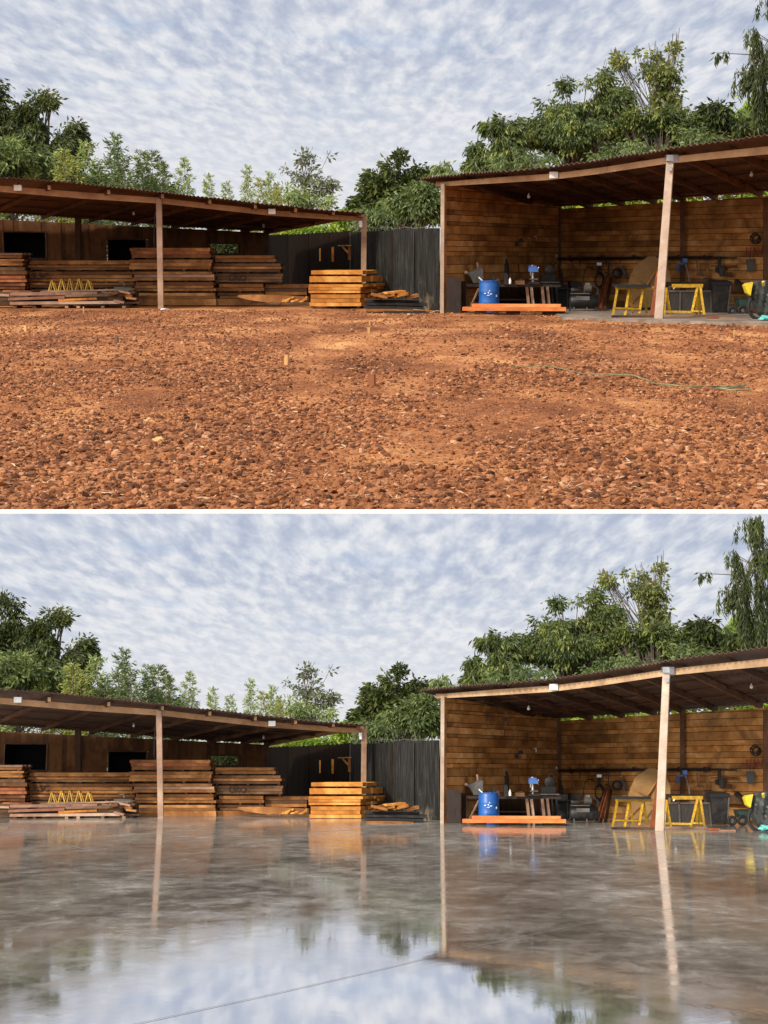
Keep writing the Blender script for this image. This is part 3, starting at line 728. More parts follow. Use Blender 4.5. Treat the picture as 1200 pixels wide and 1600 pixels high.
    board(168, 466, 192, 465.5, 48.0, 6, .6, 'lum_dark', 'dark block propping the loose left pile', 0, gp)
    board(150, 473, 217, 473, 48.3, 2.5, .5, 'plank_grey', 'grey plank end pointing to the left post', 0, gp)
    for k, px in enumerate((26, 56, 106, 124, 162, 195)):
        b = MB(); c_ = G(V, px, 47.8); b.box(c_ + Vector((0, .2, .03)), (.10, .8, .06)); o = b.build('spacer_block', M['plank_grey'], None, c_)
        tag(V, o, ['first', 'second', 'third', 'fourth', 'fifth', 'sixth'][k] + ' bearer block from left under the loose plank pile', 'block', 'bearer blocks')
    # small yellow trestles on the plank pile
    for k, px in enumerate((81, 96, 109, 123, 138)):
        if k in (0, 4): base, top, w_ = 455, 438 + (k == 0) * 1, 5.2
        else: base, top, w_ = 455, 436.5, 4.5 + k % 2
        o = P(V, px, base, 48.7)
        t = thing(V, 'yellow_trestle', ['leftmost', 'second', 'middle', 'fourth', 'rightmost'][k] + ' of five small yellow trestles on loose planks', 'trestle', o, 'small yellow trestles')
        for sg in (-1, 1):
            b = MB(); b.bar(P(V, px + sg * w_, base, 48.65), P(V, px + sg * .6, top, 48.7), .030, .04, up=(0, 1, 0)); b.build('leg', M['yellow'], t)
            b = MB(); b.bar(P(V, px + sg * w_ + 3.4, base - .4, 49.0), P(V, px + sg * .6 + 2.6, top + .8, 48.98), .028, .04, up=(0, 1, 0)); b.build('leg', M['yellow'], t)
        b = MB(); b.bar(P(V, px, top, 48.66), P(V, px + 3, top + .6, 49.0), .05, .04); b.build('top_bar', M['yellow'], t)
    # machine vice / iron clutter right of the trestles
    t = thing(V, 'timber_offcuts', 'jumbled dark timber offcuts between trestles and tall stack', 'offcuts', P(V, 195, 472, 48.5)); random.seed(5)
    for k in range(12):
        px = 172 + 3.2 * k + jit(2); py = 456 + jit(7) + (k % 3) * 5; b = MB(); l_ = random.uniform(.15, .6)
        b.box(P(V, px, min(py, 471), 48.2 + jit(.4)), (l_, .3, random.uniform(.04, .10)), ry=jit(.25)); b.build('offcut', M[random.choice(['lum_dark', 'plank_grey', 'lum_brown'])], t)
    b = MB(); b.box(P(V, 195, 464, 48.7), (.8, .5, .35)); b.build('crate_core', M['lum_dark'], t)
    b = MB(); b.bar(P(V, 178, 450, 48.4), P(V, 206, 451, 48.4), .06, .07); b.bar(P(V, 193, 441.5, 48.4), P(V, 194.5, 447, 48.4), .04, .04, up=(0, 1, 0)); b.bar(P(V, 186, 441, 48.4), P(V, 194, 441, 48.4), .03, .03); b.build('clamp', M['grey'], t)
    # splintered board heap
    t = thing(V, 'slab_board', 'long tapering brown slab board before the corner stack', 'board', G(V, 425, 48.8)); random.seed(8)
    b = MB(); pts = [(372, 461), (400, 460.5), (440, 461.5), (476, 463.5), (475, 471), (455, 474.5), (420, 473), (385, 468), (371, 464)]
    b.prism([P(V, x_, y_, 48.8) for x_, y_ in pts], (0, .35, 0)); b.build('board', M['lum_brown'], t)
    for k in range(9):
        b = MB(); px = 436 + k * 4.5; b.bar(P(V, px, 472 + jit(1.5), 48.7), P(V, px + 12 + jit(6), 466 + jit(3), 48.75), .04, .05); b.build('splinter', M['lum_gold' if k % 3 else 'lum_brown'], t)
    b = MB(); b.bar(P(V, 392, 473.5, 49), P(V, 500, 474.5, 48.5), .12, .08); b.build('bearer', M['lum_dark'], t)
    # dark pile near the fence
    gk = 'black boards in the low pile'
    for k, (x0, x1, y_, h_, Y, m_) in enumerate(((570, 655, 470, 4.5, 43.9, 'black'), (572, 668, 475, 5, 43.7, 'blackmetal'), (568, 662, 480, 4, 43.6, 'black'), (572, 646, 485, 4.5, 43.2, 'lum_brown'), (600, 666, 487.5, 4, 43.1, 'black'))):
        b = MB(); p0, p1 = P(V, x0, y_, Y), P(V, x1, y_ + 1.5, Y); e = Vector((0, .9, 0)); hz = Vector((0, 0, h_ * Y / F * .8)); mid = p0.lerp(p1, .5) + Vector((0, 0, .012))
        for q0, q1 in ((p0, mid), (mid, p1)): b.hexa([q0 - hz / 2, q1 - hz / 2, q1 + e - hz / 2, q0 + e - hz / 2, q0 + hz / 2, q1 + hz / 2, q1 + e + hz / 2, q0 + e + hz / 2], .5)
        o = b.build('sheet_board', M[m_], None, (p0 + p1) / 2)
        tag(V, o, ['top black', 'second black', 'third black', 'only brown', 'bottom black'][k] + ' board in low pile by the fence', 'board', gk)
    random.seed(12)
    for k in range(12):
        px = random.uniform(590, 645); py = 466 - 10 * random.random() * (1 - abs(px - 617) / 45); Y = 43.8 + jit(.3)
        b = MB(); c_ = P(V, px, py, Y); b.box(c_, (random.uniform(.2, .6), .3, random.uniform(.05, .10)), rz=jit(.5), ry=jit(.3)); o = b.build('offcut', M['lum_gold' if k % 3 else 'lum_brown'], None, c_)
        w_ = ['top', 'second', 'third', 'fourth', 'fifth', 'sixth', 'seventh', 'eighth', 'ninth', 'tenth', 'eleventh', 'lowest'][k]
        o['_r'] = (py,); offs.append((V, o, py))
    lst = sorted([q for q in offs if q[0] is V], key=lambda q: q[2])
    for k, (_, o, _p) in enumerate(lst):
        w_ = ['topmost', 'second highest', 'third highest', 'fourth highest', 'fifth highest', 'sixth highest', 'seventh highest', 'eighth highest', 'ninth highest', 'tenth highest', 'second lowest', 'lowest'][k]
        tag(V, o, w_ + ' wood offcut on the black board pile', 'offcut', 'wood offcuts on the black boards')
offs = []

# ------------------------------------------------------------------ workshop things
def workshop(V):
    W, S = V.W, V.S
    # blue drum
    c = G(V, 764, 43.0); t = thing(V, 'oil_drum', 'blue plastic drum with worn white label', 'drum', c); r_ = 15.8 * 43 / F; h_ = P(V, 764, 438.5, 43).z - c.z
    b = MB(); b.lathe(c, [(r_ * .93, 0), (r_, .03), (r_ * 1.0, h_ * .30), (r_ * 1.03, h_ * .33), (r_, h_ * .36), (r_, h_ * .63), (r_ * 1.03, h_ * .66), (r_, h_ * .69), (r_ * .99, h_ * .9), (r_ * .94, h_ * .955), (r_ * .96, h_ * .97), (r_ * .96, h_), (r_ * .88, h_), (r_ * .87, h_ - .03)], 36); b.build('drum_body', M['blue'], t)
    b = MB(); b.lathe(c + Vector((.1, -.05, h_ - .03)), [(.03, 0), (.03, .035), (0.001, .036)], 12); b.build('bung', M['black'], t)
    b = MB()
    for (px, py, w_, hh) in ((757, 458, 4, 1.6), (762, 457, 2.5, 3), (766, 459, 5, 2), (764, 454, 1.6, 2.5), (762, 461, 6, 1.2)):
        x_ = (px - 764) / 15.8; yy = -r_ * 1.012 * math.sqrt(max(0, 1 - x_ * x_)); q = P(V, px, py, 43.0); b.box(Vector((q.x, c.y + yy, q.z)), (w_ * .012, .012, hh * .013), rz=-x_ * .0 + math.asin(x_) )
    b.build('worn_label', M['white'], t)
    b = MB(); q = P(V, 775, 462, 43); b.box(Vector((q.x, c.y - r_ * .75, q.z)), (.03, .012, .06), rz=.75); b.build('label_patch', M['white'], t)
    # orange beams
    for k, (x0, x1, y0, y1, Y) in enumerate(((739, 878, 475, 479.5, 41.9), (724, 886, 480, 485.5, 41.5))):
        b = MB(); a_, e_ = P(V, x0, (y0 + y1) / 2, Y), P(V, x1, (y0 + y1) / 2 + .6, Y - .4); b.bar(a_ + Vector((0, .2, 0)), e_ + Vector((0, .2, 0)), .42, (y1 - y0) * Y / F)
        tag(V, b.build('timber_beam', M['lum_orange'], None, a_), ['upper', 'lower'][k] + ' fresh orange timber lying before the blue drum', 'timber', 'orange timbers')
    for k, (x0, x1) in enumerate(((742, 760), (848, 882), (792, 812))):
        b = MB(); a_, e_ = G(V, x0, 41.7), G(V, x1, 41.6); zt = P(V, x0, 486, 41.5).z; m_ = (a_ + e_) / 2; b.box(m_ + Vector((0, 0, (zt - V.g) / 2)), (e_.x - a_.x, .35, max(.03, zt - V.g)))
        tag(V, b.build('bearer_block', M['lum_dark'], None, m_), ['left', 'right', 'middle'][k] + ' dark bearer block under the orange timbers', 'block', 'bearer blocks under orange timbers')
    # brown board leaning in the corner
    b = MB(); p0, p1 = P(V, 698, 434, 43.0), P(V, 720, 434, 43.2); q0, q1 = G(V, 698, 42.9), G(V, 720, 43.1); d = Vector((0, .04, 0))
    b.hexa([q0, q1, q1 + d, q0 + d, p0, p1, p1 + d, p0 + d]); t = thing(V, 'standing_boards', 'dark brown boards standing beside the pale corner post', 'boards', q0); b.build('main_board', M['panel_brown'], t)
    b = MB(); p0, p1 = P(V, 721, 440, 43.4), P(V, 728, 440, 43.5); q0, q1 = G(V, 721, 43.3), G(V, 728, 43.4); b.hexa([q0, q1, q1 + d, q0 + d, p0, p1, p1 + d, p0 + d]); b.build('narrow_board', M['fence_brown'], t)
    # workbench
    Y = 44.6; t = thing(V, 'workbench', 'long dark workbench against the plank side wall', 'workbench', G(V, 790, Y))
    b = MB(); b.bar(P(V, 722, 445.5, 44.2), P(V, 868, 446.5, 45.2), .7, .07); b.build('bench_top', M['panel_brown'], t)
    for px, Yl in ((730, 44.2), (823, 44.5), (830, 44.6), (847, 44.6), (855, 44.7)):
        b = MB(); sp = 4 if px > 800 else 0; b.bar(P(V, px, 448, Yl), G(V, px + sp, Yl), .08, .06, up=(0, 1, 0)); b.build('leg', M['plank_grey'] if sp else M['lum_dark'], t)
    b = MB(); b.bar(P(V, 748, 451, 44), G(V, 731, 43.8), .04, .04); b.build('brace', M['plank_grey'], t)
    b = MB(); b.bar(P(V, 735, 468, 45), P(V, 822, 468, 45.3), .5, .04); b.build('shelf', M['lum_dark'], t)
    b = MB(); b.bar(P(V, 722, 462, 44.95), P(V, 868, 463, 46.2), .03, .6); b.build('back_board', M['fence_brown'], t)
    # grey sheet-metal funnel / guard on bench
    t = thing(V, 'metal_hopper', 'tilted grey metal hopper guard on the bench left end', 'hopper', P(V, 742, 443, 44.2))
    b = MB(); b.prism([P(V, x_, y_, 44.1) for x_, y_ in ((730, 427), (741, 423), (747, 417), (754.5, 420), (755, 436), (749, 442), (740, 442), (736, 434))], (0, .3, 0)); b.build('hopper_body', M['grey'], t)
    b = MB(); b.tube([P(V, 747, 420, 44.1), P(V, 745.5, 410, 44.1)], .035, .03); b.build('handle', M['plank_grey'], t)
    b = MB(); b.tube([P(V, 726, 425, 44.2), P(V, 731, 427, 44.2)], .05, .04); b.build('knob', M['plank_grey'], t)
    b = MB(); b.bar(P(V, 748, 433, 43.9), P(V, 754, 439, 43.9), .03, .03); b.build('lever', M['white'], t)
    # bench clutter: small dark tools
    for k, (px, py, w_, h_, m_, nm, tx) in enumerate(((763, 440, 6, 8, 'blackmetal', 'tool_box', 'small black tool box behind the drum'), (771, 437, 4, 14, 'black', 'tool_holder', 'narrow black tool holder behind the drum'),
                                                      (777, 439, 6, 9, 'lum_dark', 'wood_block', 'dark wood block right of the drum'), (790, 437, 6, 16, 'blackmetal', 'bench_motor', 'upright dark motor housing on the bench middle'), (812, 441, 14, 6, 'lum_dark', 'wood_tray', 'shallow brown tray on the bench'))):
        c = P(V, px, 444.5, 44.3); s_ = 44.3 / F; t = thing(V, nm, tx, nm.replace('_', ' '), c)
        b = MB(); b.box(c + Vector((0, 0, h_ * s_ / 2)), (w_ * s_, .22, h_ * s_)); b.build('body', M[m_], t)
        b = MB(); b.bar(c + Vector((-w_ * s_ * .3, 0, h_ * s_ + .01)), c + Vector((w_ * s_ * .3, 0, h_ * s_ + .03)), .04, .03); b.build('handle', M['blackmetal'], t)
    t = thing(V, 'bottle', 'white bottle standing on the workbench', 'bottle', P(V, 797, 443.6, 44.1)); c = Vector(t['_o'])
    b = MB(); b.lathe(c, [(.035, 0), (.037, .02), (.037, .11), (.015, .15), (.015, .17)], 14); b.build('bottle_body', M['white'], t)
    b = MB(); b.lathe(c + Vector((0, 0, .17)), [(.018, 0), (.018, .025)], 10); b.build('cap', M['grey'], t)
    # tall black grinder on wall above the bench
    t = thing(V, 'hanging_tool', 'long dark tool hanging on the stained side wall', 'tool', S(791, 432, .12))
    b = MB(); b.tube([S(790, 405, .1), S(791, 418, .12), S(790, 434, .1)], .06, .10); b.build('tool_body', M['blackmetal'], t); b = MB(); b.ring(S(790, 402, .1), .05, .012); b.build('hook', M['grey'], t)
    t = thing(V, 'wall_drill', 'small black tool with dangling cord high on side wall', 'tool', S(812, 378, .12))
    b = MB(); b.box(S(811, 376, .12), (.22, .14, .10), ry=-.3); b.box(S(807, 381, .12), (.10, .12, .13)); b.build('tool_body', M['black'], t)
    b = MB(); b.tube([S(810, 381, .1), S(809, 400, .1), S(811, 425, .1)], .01, n=6); b.build('cord', M['black'], t)
    # blue bench drill
    t = thing(V, 'bench_drill', 'bench drill with blue head and silver column', 'bench drill', P(V, 833, 443, 44.7)); c = Vector(t['_o']); s_ = 44.7 / F
    b = MB(); b.tube([P(V, 832.5, 443, 44.7), P(V, 832, 414, 44.7)], .035); b.build('column', M['silver'], t)
    b = MB(); b.box(P(V, 833, 421.5, 44.6), (14 * s_, .26, 6 * s_)); b.box(P(V, 832, 417, 44.7), (11 * s_, .3, 3.5 * s_)); b.build('drill_head', M['bluelight'], t)
    b = MB(); b.tube([P(V, 829, 424, 44.5), P(V, 829, 431, 44.5)], .02, .012); b.build('chuck', M['silver'], t)
    b = MB(); b.box(P(V, 834, 436, 44.6), (12 * s_, .28, .04)); b.build('table', M['grey'], t)
    b = MB(); b.box(P(V, 833, 442, 44.6), (16 * s_, .36, .06)); b.build('base', M['blackmetal'], t)
    for sg in (-1, 0, 1):
        b = MB(); b.tube([P(V, 839, 422, 44.5), P(V, 842, 422 + sg * 4, 44.5)], .008, n=6); b.build('lever', M['silver'], t)
    # dark machine in corner (band saw like)
    t = thing(V, 'saw_machine', 'dark machine on spindly legs in the workshop corner', 'machine', G(V, 858, 46)); Y = 46
    b = MB(); b.lathe(P(V, 858, 422, Y), [(.06, -.12), (.15, -.1), (.16, .1), (.05, .13)], 20, 'y'); b.build('motor', M['blackmetal'], t)
    b = MB(); b.box(P(V, 856, 434, Y), (.42, .4, .18)); b.build('machine_body', M['black'], t)
    b = MB(); b.box(P(V, 858, 441, Y), (.55, .5, .04)); b.build('machine_table', M['grey'], t)
    for px in (847, 855, 862, 869):
        b = MB(); b.bar(P(V, px, 442, Y), G(V, px + (2 if px > 858 else -2), Y), .05, .05, up=(0, 1, 0)); b.build('leg', M['blackmetal'], t)
    b = MB(); b.ring(P(V, 862, 413, Y), .08, .02); b.build('hand_wheel', M['black'], t)
    t = thing(V, 'floor_rods', 'dark rods standing upright in the workshop corner', 'rods', G(V, 876, 48.5))
    for k in range(4):
        b = MB(); b.bar(G(V, 873 + 2.2 * k, 48.3), P(V, 872 + 2 * k + jit(1), 412 + 5 * k, 49), .04, .03, up=(0, 1, 0)); b.build('rod', M['blackmetal'] if k % 2 else M['lum_dark'], t)
    # dark cabinet under shelf
    t = thing(V, 'tool_cabinet', 'black low cabinet between saw machine and compressor', 'cabinet', G(V, 885, 47.2)); Y = 47.2; s_ = Y / F
    b = MB(); c = Vector(t['_o']); b.box(c + Vector((0, 0, .36)), (32 * s_, .5, .72)); b.build('cabinet_body', M['black'], t)
    b = MB(); b.box(c + Vector((0, -.26, .36)), (.02, .015, .66)); b.build('door_seam', M['grey'], t)
    b = MB(); b.box(P(V, 898, 444, 46.9), (.36, .3, .16), rz=.2); b.build('black_case', M['blackmetal'], t)
    b = MB(); b.box(P(V, 889, 451, 47), (.9, .6, .03)); b.build('cabinet_top', M['panel_brown'], t)
    # compressor
    t = thing(V, 'air_compressor', 'grey air compressor with horizontal tank and pump', 'compressor', G(V, 910, 43.5)); Y = 43.5; s_ = Y / F; ax = P(V, 889, 471, Y)
    b = MB(); Lc = 46 * s_; b.lathe(ax, [(.03, 0), (.16, .03), (.20, .09), (.20, Lc - .09), (.16, Lc - .03), (.03, Lc)], 24, 'x'); b.build('tank', M['blackmetal'], t)
    b = MB(); b.box(P(V, 911, 466, Y - .21), (20 * s_, .02, 6 * s_)); b.build('name_plate', M['grey'], t)
    b = MB(); b.box(P(V, 906, 458.5, Y), (28 * s_, .3, .03)); b.build('deck', M['grey'], t)
    b = MB(); b.lathe(P(V, 918, 451, Y), [(.09, -.1), (.115, -.08), (.115, .1), (.07, .13)], 18, 'x'); b.box(P(V, 918, 445, Y), (.12, .14, .10)); b.build('pump', M['grey'], t)
    b = MB(); b.ring(P(V, 928, 455, Y), .12, .03, 'y', 22); b.build('flywheel', M['black'], t)
    b = MB(); b.lathe(P(V, 899, 453.5, Y), [(.07, -.12), (.08, -.1), (.08, .1), (.07, .12)], 16, 'x'); b.build('motor', M['blackmetal'], t)
    for px in (893, 932):
        b = MB(); q = G(V, px, Y); b.ring(q + Vector((0, -.1, .09)), .065, .028, 'y', 18); b.build('wheel', M['black'], t)
    for px in (897, 917):
        b = MB(); q = G(V, px, Y - .15); b.bar(q, q + Vector((0, .05, .2)), .035, .035, up=(0, 1, 0)); b.build('leg', M['grey'], t)
    # hose loop and reel on rear wall
    t = thing(V, 'hose_coil', 'dark oval hose coil hanging on rear wall', 'hose', W(935, 437, .12))
    for k in range(3):
        b = MB(); q = W(936 + k * .5, 438, .10 + k * .02); b.ring(q, .115 + .012 * k, .016, 'y', 26, sq=1.75); b.build('hose_loop', M['black'], t)
    b = MB(); b.box(W(936, 412.5, .1), (.15, .12, .09)); b.build('hanger', M['silver'], t)
    b = MB(); b.bar(W(936, 414, .1), W(935, 427, .1), .09, .06, up=(0, 1, 0)); b.build('hose_valve', M['black'], t)
    b = MB(); b.tube([W(932, 411, .08), W(920, 412, .1), W(913, 425, .12), W(911, 445, .2)], .012, n=6); b.build('hose_tail', M['black'], t)
    t = thing(V, 'cord_reel', 'round black spoked reel hanging on rear wall', 'reel', W(964, 427, .12))
    b = MB(); b.ring(W(964, 427, .12), .125, .035, 'y', 26, 8); b.build('tyre', M['black'], t)
    b = MB(); b.lathe(W(964, 427, .12), [(.035, -.05), (.035, .05)], 12, 'y')
    for k in range(3):
        a_ = k * math.pi / 3; q = W(964, 427, .12); e = Vector((math.cos(a_), 0, math.sin(a_))) * .12; b.bar(q - e, q + e, .02, .02, up=(0, 1, 0))
    b.build('hub', M['grey'], t)
    b = MB(); b.tube([W(969, 404, .05), W(969, 419, .08)], .012, n=6); b.build('hanging_cord', M['black'], t)
    # rail pipe
    t = thing(V, 'pipe_rail', 'long dark pipe rail running along the rear wall', 'pipe', W(1000, 403, .15))
    b = MB(); b.tube([W(870, 404.5, .14), W(960, 403.5, .14), W(1040, 402.5, .14), W(1110, 402.5, .14)], .045); b.build('pipe', M['blackmetal'], t)
    b = MB(); b.tube([W(1110, 402.8, .14), W(1151, 403.2, .14)], .022); b.build('thin_pipe', M['blackmetal'], t)
    for px in (890, 940, 990, 1060, 1101):
        b = MB(); b.box(W(px, 402, .07), (.06, .16, .14)); b.build('bracket', M['black'], t)
    for k, px in enumerate((906, 947)):
        b = MB(); b.bar(W(px, 406, .06), W(px, 416, .06), .025, .02, up=(0, 1, 0)); b.build('drop_bar', M['black'], t)
    # brown-red planks leaning
    for k, (bx, tx_, ty) in enumerate(((933, 948, 432), (938, 952, 431), (946, 954.5, 434))):
        b = MB(); b.bar(G(V, bx, 44), W(tx_, ty, .25), .09, .04, up=(0, 1, 0)); o = b.build('leaning_plank', M['lum_red' if k < 2 else 'lum_dark'], None, G(V, bx, 44))
        tag(V, o, ['left red', 'middle red', 'right dark'][k] + ' plank leaning on wall beside the compressor', 'plank', 'planks leaning beside the compressor')
    # plywood sheets (octagonal outline)
    t = thing(V, 'plywood_sheet', 'large cut corner plywood sheet leaning behind yellow trestles', 'plywood', G(V, 1010, 44.4))
    o3 = lambda px, py: P(V, px, py, 44.3 + (470 - py) * .012)
    b = MB(); b.prism([o3(*q) for q in ((978, 480), (982, 440), (992, 415), (1012, 401), (1023, 400), (1040, 411), (1047, 428), (1048, 445), (1046, 480))], (0, .02, 0)); b.build('sheet', M['ply'], t)
    b = MB(); b.bar(o3(984, 431) - Vector((0, .05, 0)), o3(1008, 444) - Vector((0, .05, 0)), .05, .04); b.bar(o3(1009, 447) - Vector((0, .08, 0)), o3(1031, 412) - Vector((0, .08, 0)), .06, .04); b.build('batten', M['lum_brown'], t)
    b = MB(); b.bar(P(V, 980, 483, 43.9), P(V, 1000, 462, 44.1), .05, .04); b.bar(P(V, 997, 480, 43.9), P(V, 1006, 455, 44), .05, .04); b.build('prop', M['lum_brown'], t)
    # yellow trestles
    def trestle(text, segs, top, Y, extra=None):
        t = thing(V, 'sawhorse', text, 'sawhorse', G(V, (top[0] + top[2]) / 2, Y), 'yellow sawhorses')
        for (x0, y0, x1, y1, dy) in segs:
            b = MB(); foot = G(V, x1, Y + dy); a_ = P(V, x0, y0, Y + .35); b.bar(foot, a_, .055, .05, up=(0, 1, 0)); b.build('leg', M['yellow'], t)
        b = MB(); b.bar(P(V, top[0], top[1], Y + .35), P(V, top[2], top[3], Y + .35), .09, .09 if top[4] != 'board' else .06); b.build('top_bar', M['yellow'], t)
        return t
    Y1 = 40.2
    t = trestle('yellow sawhorse with black board on top left of pale post', [(965, 449, 957, 0, -.1), (983, 450, 976, 0, 0), (983, 450, 990, 0, .7), (1005, 449, 998, 0, .1), (1005, 449, 1011, 0, .8)], (962, 449.5, 1024, 450.5, 'x'), Y1)
    b = MB(); b.bar(P(V, 958, 481.5, Y1), P(V, 998, 482.5, Y1 + .1), .045, .045); b.build('cross_bar', M['yellow'], t)
    b = MB(); b.bar(P(V, 961, 446.3, Y1 + .3), P(V, 1014, 446.6, Y1 + .35), .5, .06)
    tag(V, b.build('board', M['black'], None, P(V, 988, 447, Y1 + .3)), 'black board lying on the left yellow sawhorse', 'board')
    Y2 = 39.4
    t = trestle('yellow sawhorse right of the pale post by steel bin', [(1041, 450, 1037, 0, .5), (1041, 450, 1048, 0, .6), (1090, 447, 1079, 0, 0), (1091, 447, 1088, 0, .6), (1092, 447, 1094, 0, .7), (1094, 447, 1101, 0, .1)], (1050, 446.5, 1098, 446.5, 'x'), Y2)
    b = MB(); b.bar(P(V, 1034, 486.5, Y2), P(V, 1081, 487.5, Y2), .05, .05); b.bar(P(V, 1080, 486, Y2 + .6), P(V, 1101, 486.5, Y2 + .2), .04, .04); b.build('cross_bar', M['yellow'], t)
    # planks on the floor before the sawhorses
    for k, (x0, x1, py, Y, m_, tx) in enumerate(((986, 1016, 487.3, 40, 'plank_grey', 'pale short plank on floor under left sawhorse'), (956, 1022, 493, 38.6, 'lum_dark', 'dark plank along the floor edge left of post'),
                                                 (1036, 1104, 492, 39, 'plank_grey', 'pale plank on floor under right sawhorse'), (1105, 1124, 496, 38, 'lum_red', 'short red brick coloured block on the workshop floor'), (1125, 1148, 498, 37.6, 'plank_grey', 'thin stick on floor near the cart'))):
        a_, e_ = G(V, x0, Y, V.g + .06), G(V, x1, Y, V.g + .06); b = MB(); h_ = .05 if k < 4 else .025; zc = (V.g if V.key == 'B' else .05) + h_ / 2 + .004; a_.z = e_.z = zc; b.bar(a_, e_, .16, h_); tag(V, b.build('floor_plank', M[m_], None, a_), tx, 'plank')
    # leaning brown timber at post
    b = MB(); b.bar(G(V, 1018, 38.6), P(V, 1029, 425, 39.4), .10, .06, up=(0, 1, 0)); tag(V, b.build('leaning_timber', M['lum_red'], None, G(V, 1018, 38.6)), 'reddish timber leaning against the pale front post', 'timber')
    # steel bin
    t = thing(V, 'steel_bin', 'wide grey steel bin behind right yellow sawhorse', 'bin', G(V, 1080, 42.3)); Y = 42.2; s_ = Y / F; z1 = P(V, 1080, 455, Y).z
    c = G(V, 1076, Y); hgt = z1 - c.z
    b = MB(); b.box(c + Vector((0, .5, hgt / 2)), (74 * s_, 1.0, hgt)); b.build('bin_body', M['tank'], t)
    b = MB(); b.bar(c + Vector((-38 * s_, -.01, hgt)), c + Vector((38 * s_, -.01, hgt)), .05, .04); b.build('rim', M['grey'], t)
    for px in (1043, 1062, 1095, 1111):
        b = MB(); q = G(V, px, Y - .02); b.bar(q, q + Vector((0, 0, hgt)), .05, .03, up=(0, 1, 0)); b.build('rib', M['grey'], t)
    # machine above bin
    t = thing(V, 'black_bench_top', 'black steel bench top behind the right sawhorse', 'bench', P(V, 1075, 450, 43.5))
    b = MB(); b.bar(P(V, 1040, 443.5, 43.6), P(V, 1100, 443.5, 43.6), .6, .10); b.build('top', M['blackmetal'], t)
    b = MB(); b.tube([P(V, 1053, 452, 41.5), P(V, 1054, 448, 41.5), P(V, 1060, 446, 41.5)], .03, .03); b.build('silver_pipe', M['silver'], t)
    for px in (1042, 1098):
        b = MB(); b.bar(P(V, px, 444, 43.6), G(V, px, 43.6), .06, .06, up=(0, 1, 0)); b.build('leg', M['blackmetal'], t)
    # blue grinder with silver pole hung on wall
    t = thing(V, 'brush_cutter', 'silver pole tool with blue head hanging on rear wall', 'pole tool', W(1072, 440, .3))
    b = MB(); b.tube([W(1071, 412, .2), W(1076, 430, .3), W(1078, 446, .4)], .022, n=8); b.build('pole', M['silver'], t)
    b = MB(); b.box(W(1070, 407, .2), (.12, .14, .12)); b.box(W(1064, 412, .16), (.22, .08, .05)); b.build('head', M['bluelight'], t)
    b = MB(); b.bar(W(1060, 413, .14), W(1059, 424, .14), .07, .06, up=(0, 1, 0)); b.build('grip', M['bluelight'], t)
    b = MB(); b.bar(W(1076, 413, .14), W(1075, 424, .14), .05, .05, up=(0, 1, 0)); b.build('blade', M['lum_red'], t)
    # dark wheelie bin
    t = thing(V, 'waste_bin', 'dark plastic waste bin between steel bin and cart', 'bin', G(V, 1126, 42.0)); Y = 42.0; c = G(V, 1126, Y); s_ = Y / F; zt = P(V, 1126, 446, Y).z - c.z; w0, w1 = 11.5 * s_, 14.5 * s_
    b = MB(); b.hexa([c + Vector(q) for q in ((-w0, 0, .04), (w0, 0, .04), (w0, .45, .04), (-w0, .45, .04), (-w1, -.05, zt), (w1, -.05, zt), (w1, .55, zt), (-w1, .55, zt))]); b.build('bin_body', M['blackmetal'], t)
    b = MB(); b.hexa([c + Vector(q) for q in ((-w1 - .03, -.09, zt + .002), (w1 + .03, -.09, zt + .002), (w1 + .03, .58, zt + .002), (-w1 - .03, .58, zt + .002), (-w1 - .01, -.05, zt + .10), (w1 + .01, -.05, zt + .10), (w1, .55, zt + .14), (-w1, .55, zt + .14))]); b.build('lid', M['black'], t)
    for sg in (-1, 1):
        b = MB(); b.ring(c + Vector((sg * w0 * 1.02, .45, .10)), .07, .03, 'x', 18); b.build('wheel', M['black'], t)
    b = MB(); b.bar(c + Vector((w0 * .9, -.03, .1)), c + Vector((w1 * .9, -.075, zt)), .03, .02, up=(0, 1, 0)); b.build('rib', M['grey'], t)
    # garden cart
    t = thing(V, 'garden_cart', 'small dark green cart with black wheels', 'cart', G(V, 1152, 41.2)); Y = 41.2; s_ = Y / F
    b = MB(); q = [P(V, 1153, 466, Y), P(V, 1178, 466, Y), P(V, 1176, 478.5, Y), P(V, 1156, 478.5, Y)]; b.prism(q, (0, .55, 0)); b.build('tray', M['green_dark'], t)
    b = MB(); b.bar(P(V, 1151, 466, Y), P(V, 1180, 466, Y), .04, .03); b.build('tray_rim', M['black'], t)
    for px, r2 in ((1160, .105), (1144, .095)):
        b = MB(); q = G(V, px, Y); b.ring(q + Vector((0, 0, r2 + .035)), r2, .04, 'y', 22, 8); wh = b.build('wheel', M['black'], t)
        b = MB(); b.lathe(q + Vector((0, 0, r2 + .035)), [(.045, -.04), (.045, .04)], 14, 'y'); b.build('rim', M['grey'], wh)
    b = MB(); b.bar(P(V, 1142, 482, Y), P(V, 1164, 478, Y), .04, .04); b.bar(P(V, 1146, 482, Y), P(V, 1152, 470, Y), .03, .03); b.build('axle_frame', M['black'], t)
    b = MB(); b.bar(W(1150, 439, .3), W(1162, 450, .3), .14, .1); tag(V, b.build('power_tool', M['blackmetal'], None, W(1156, 445, .3)), 'black power tool resting on wall ledge above the cart', 'tool')
    b = MB(); b.bar(W(1098, 447.5, .12), W(1200, 451, .12), .06, .24); tag(V, b.build('wall_ledge', M['lum_dark'], None, W(1150, 450, .12)), 'dark timber ledge along rear wall above the bins', 'ledge')
    # wheelbarrow covered by tarpaulin
    t = thing(V, 'wheelbarrow', 'upturned wheelbarrow draped with dark and yellow cover', 'wheelbarrow', G(V, 1186, 37.6)); Y = 37.6
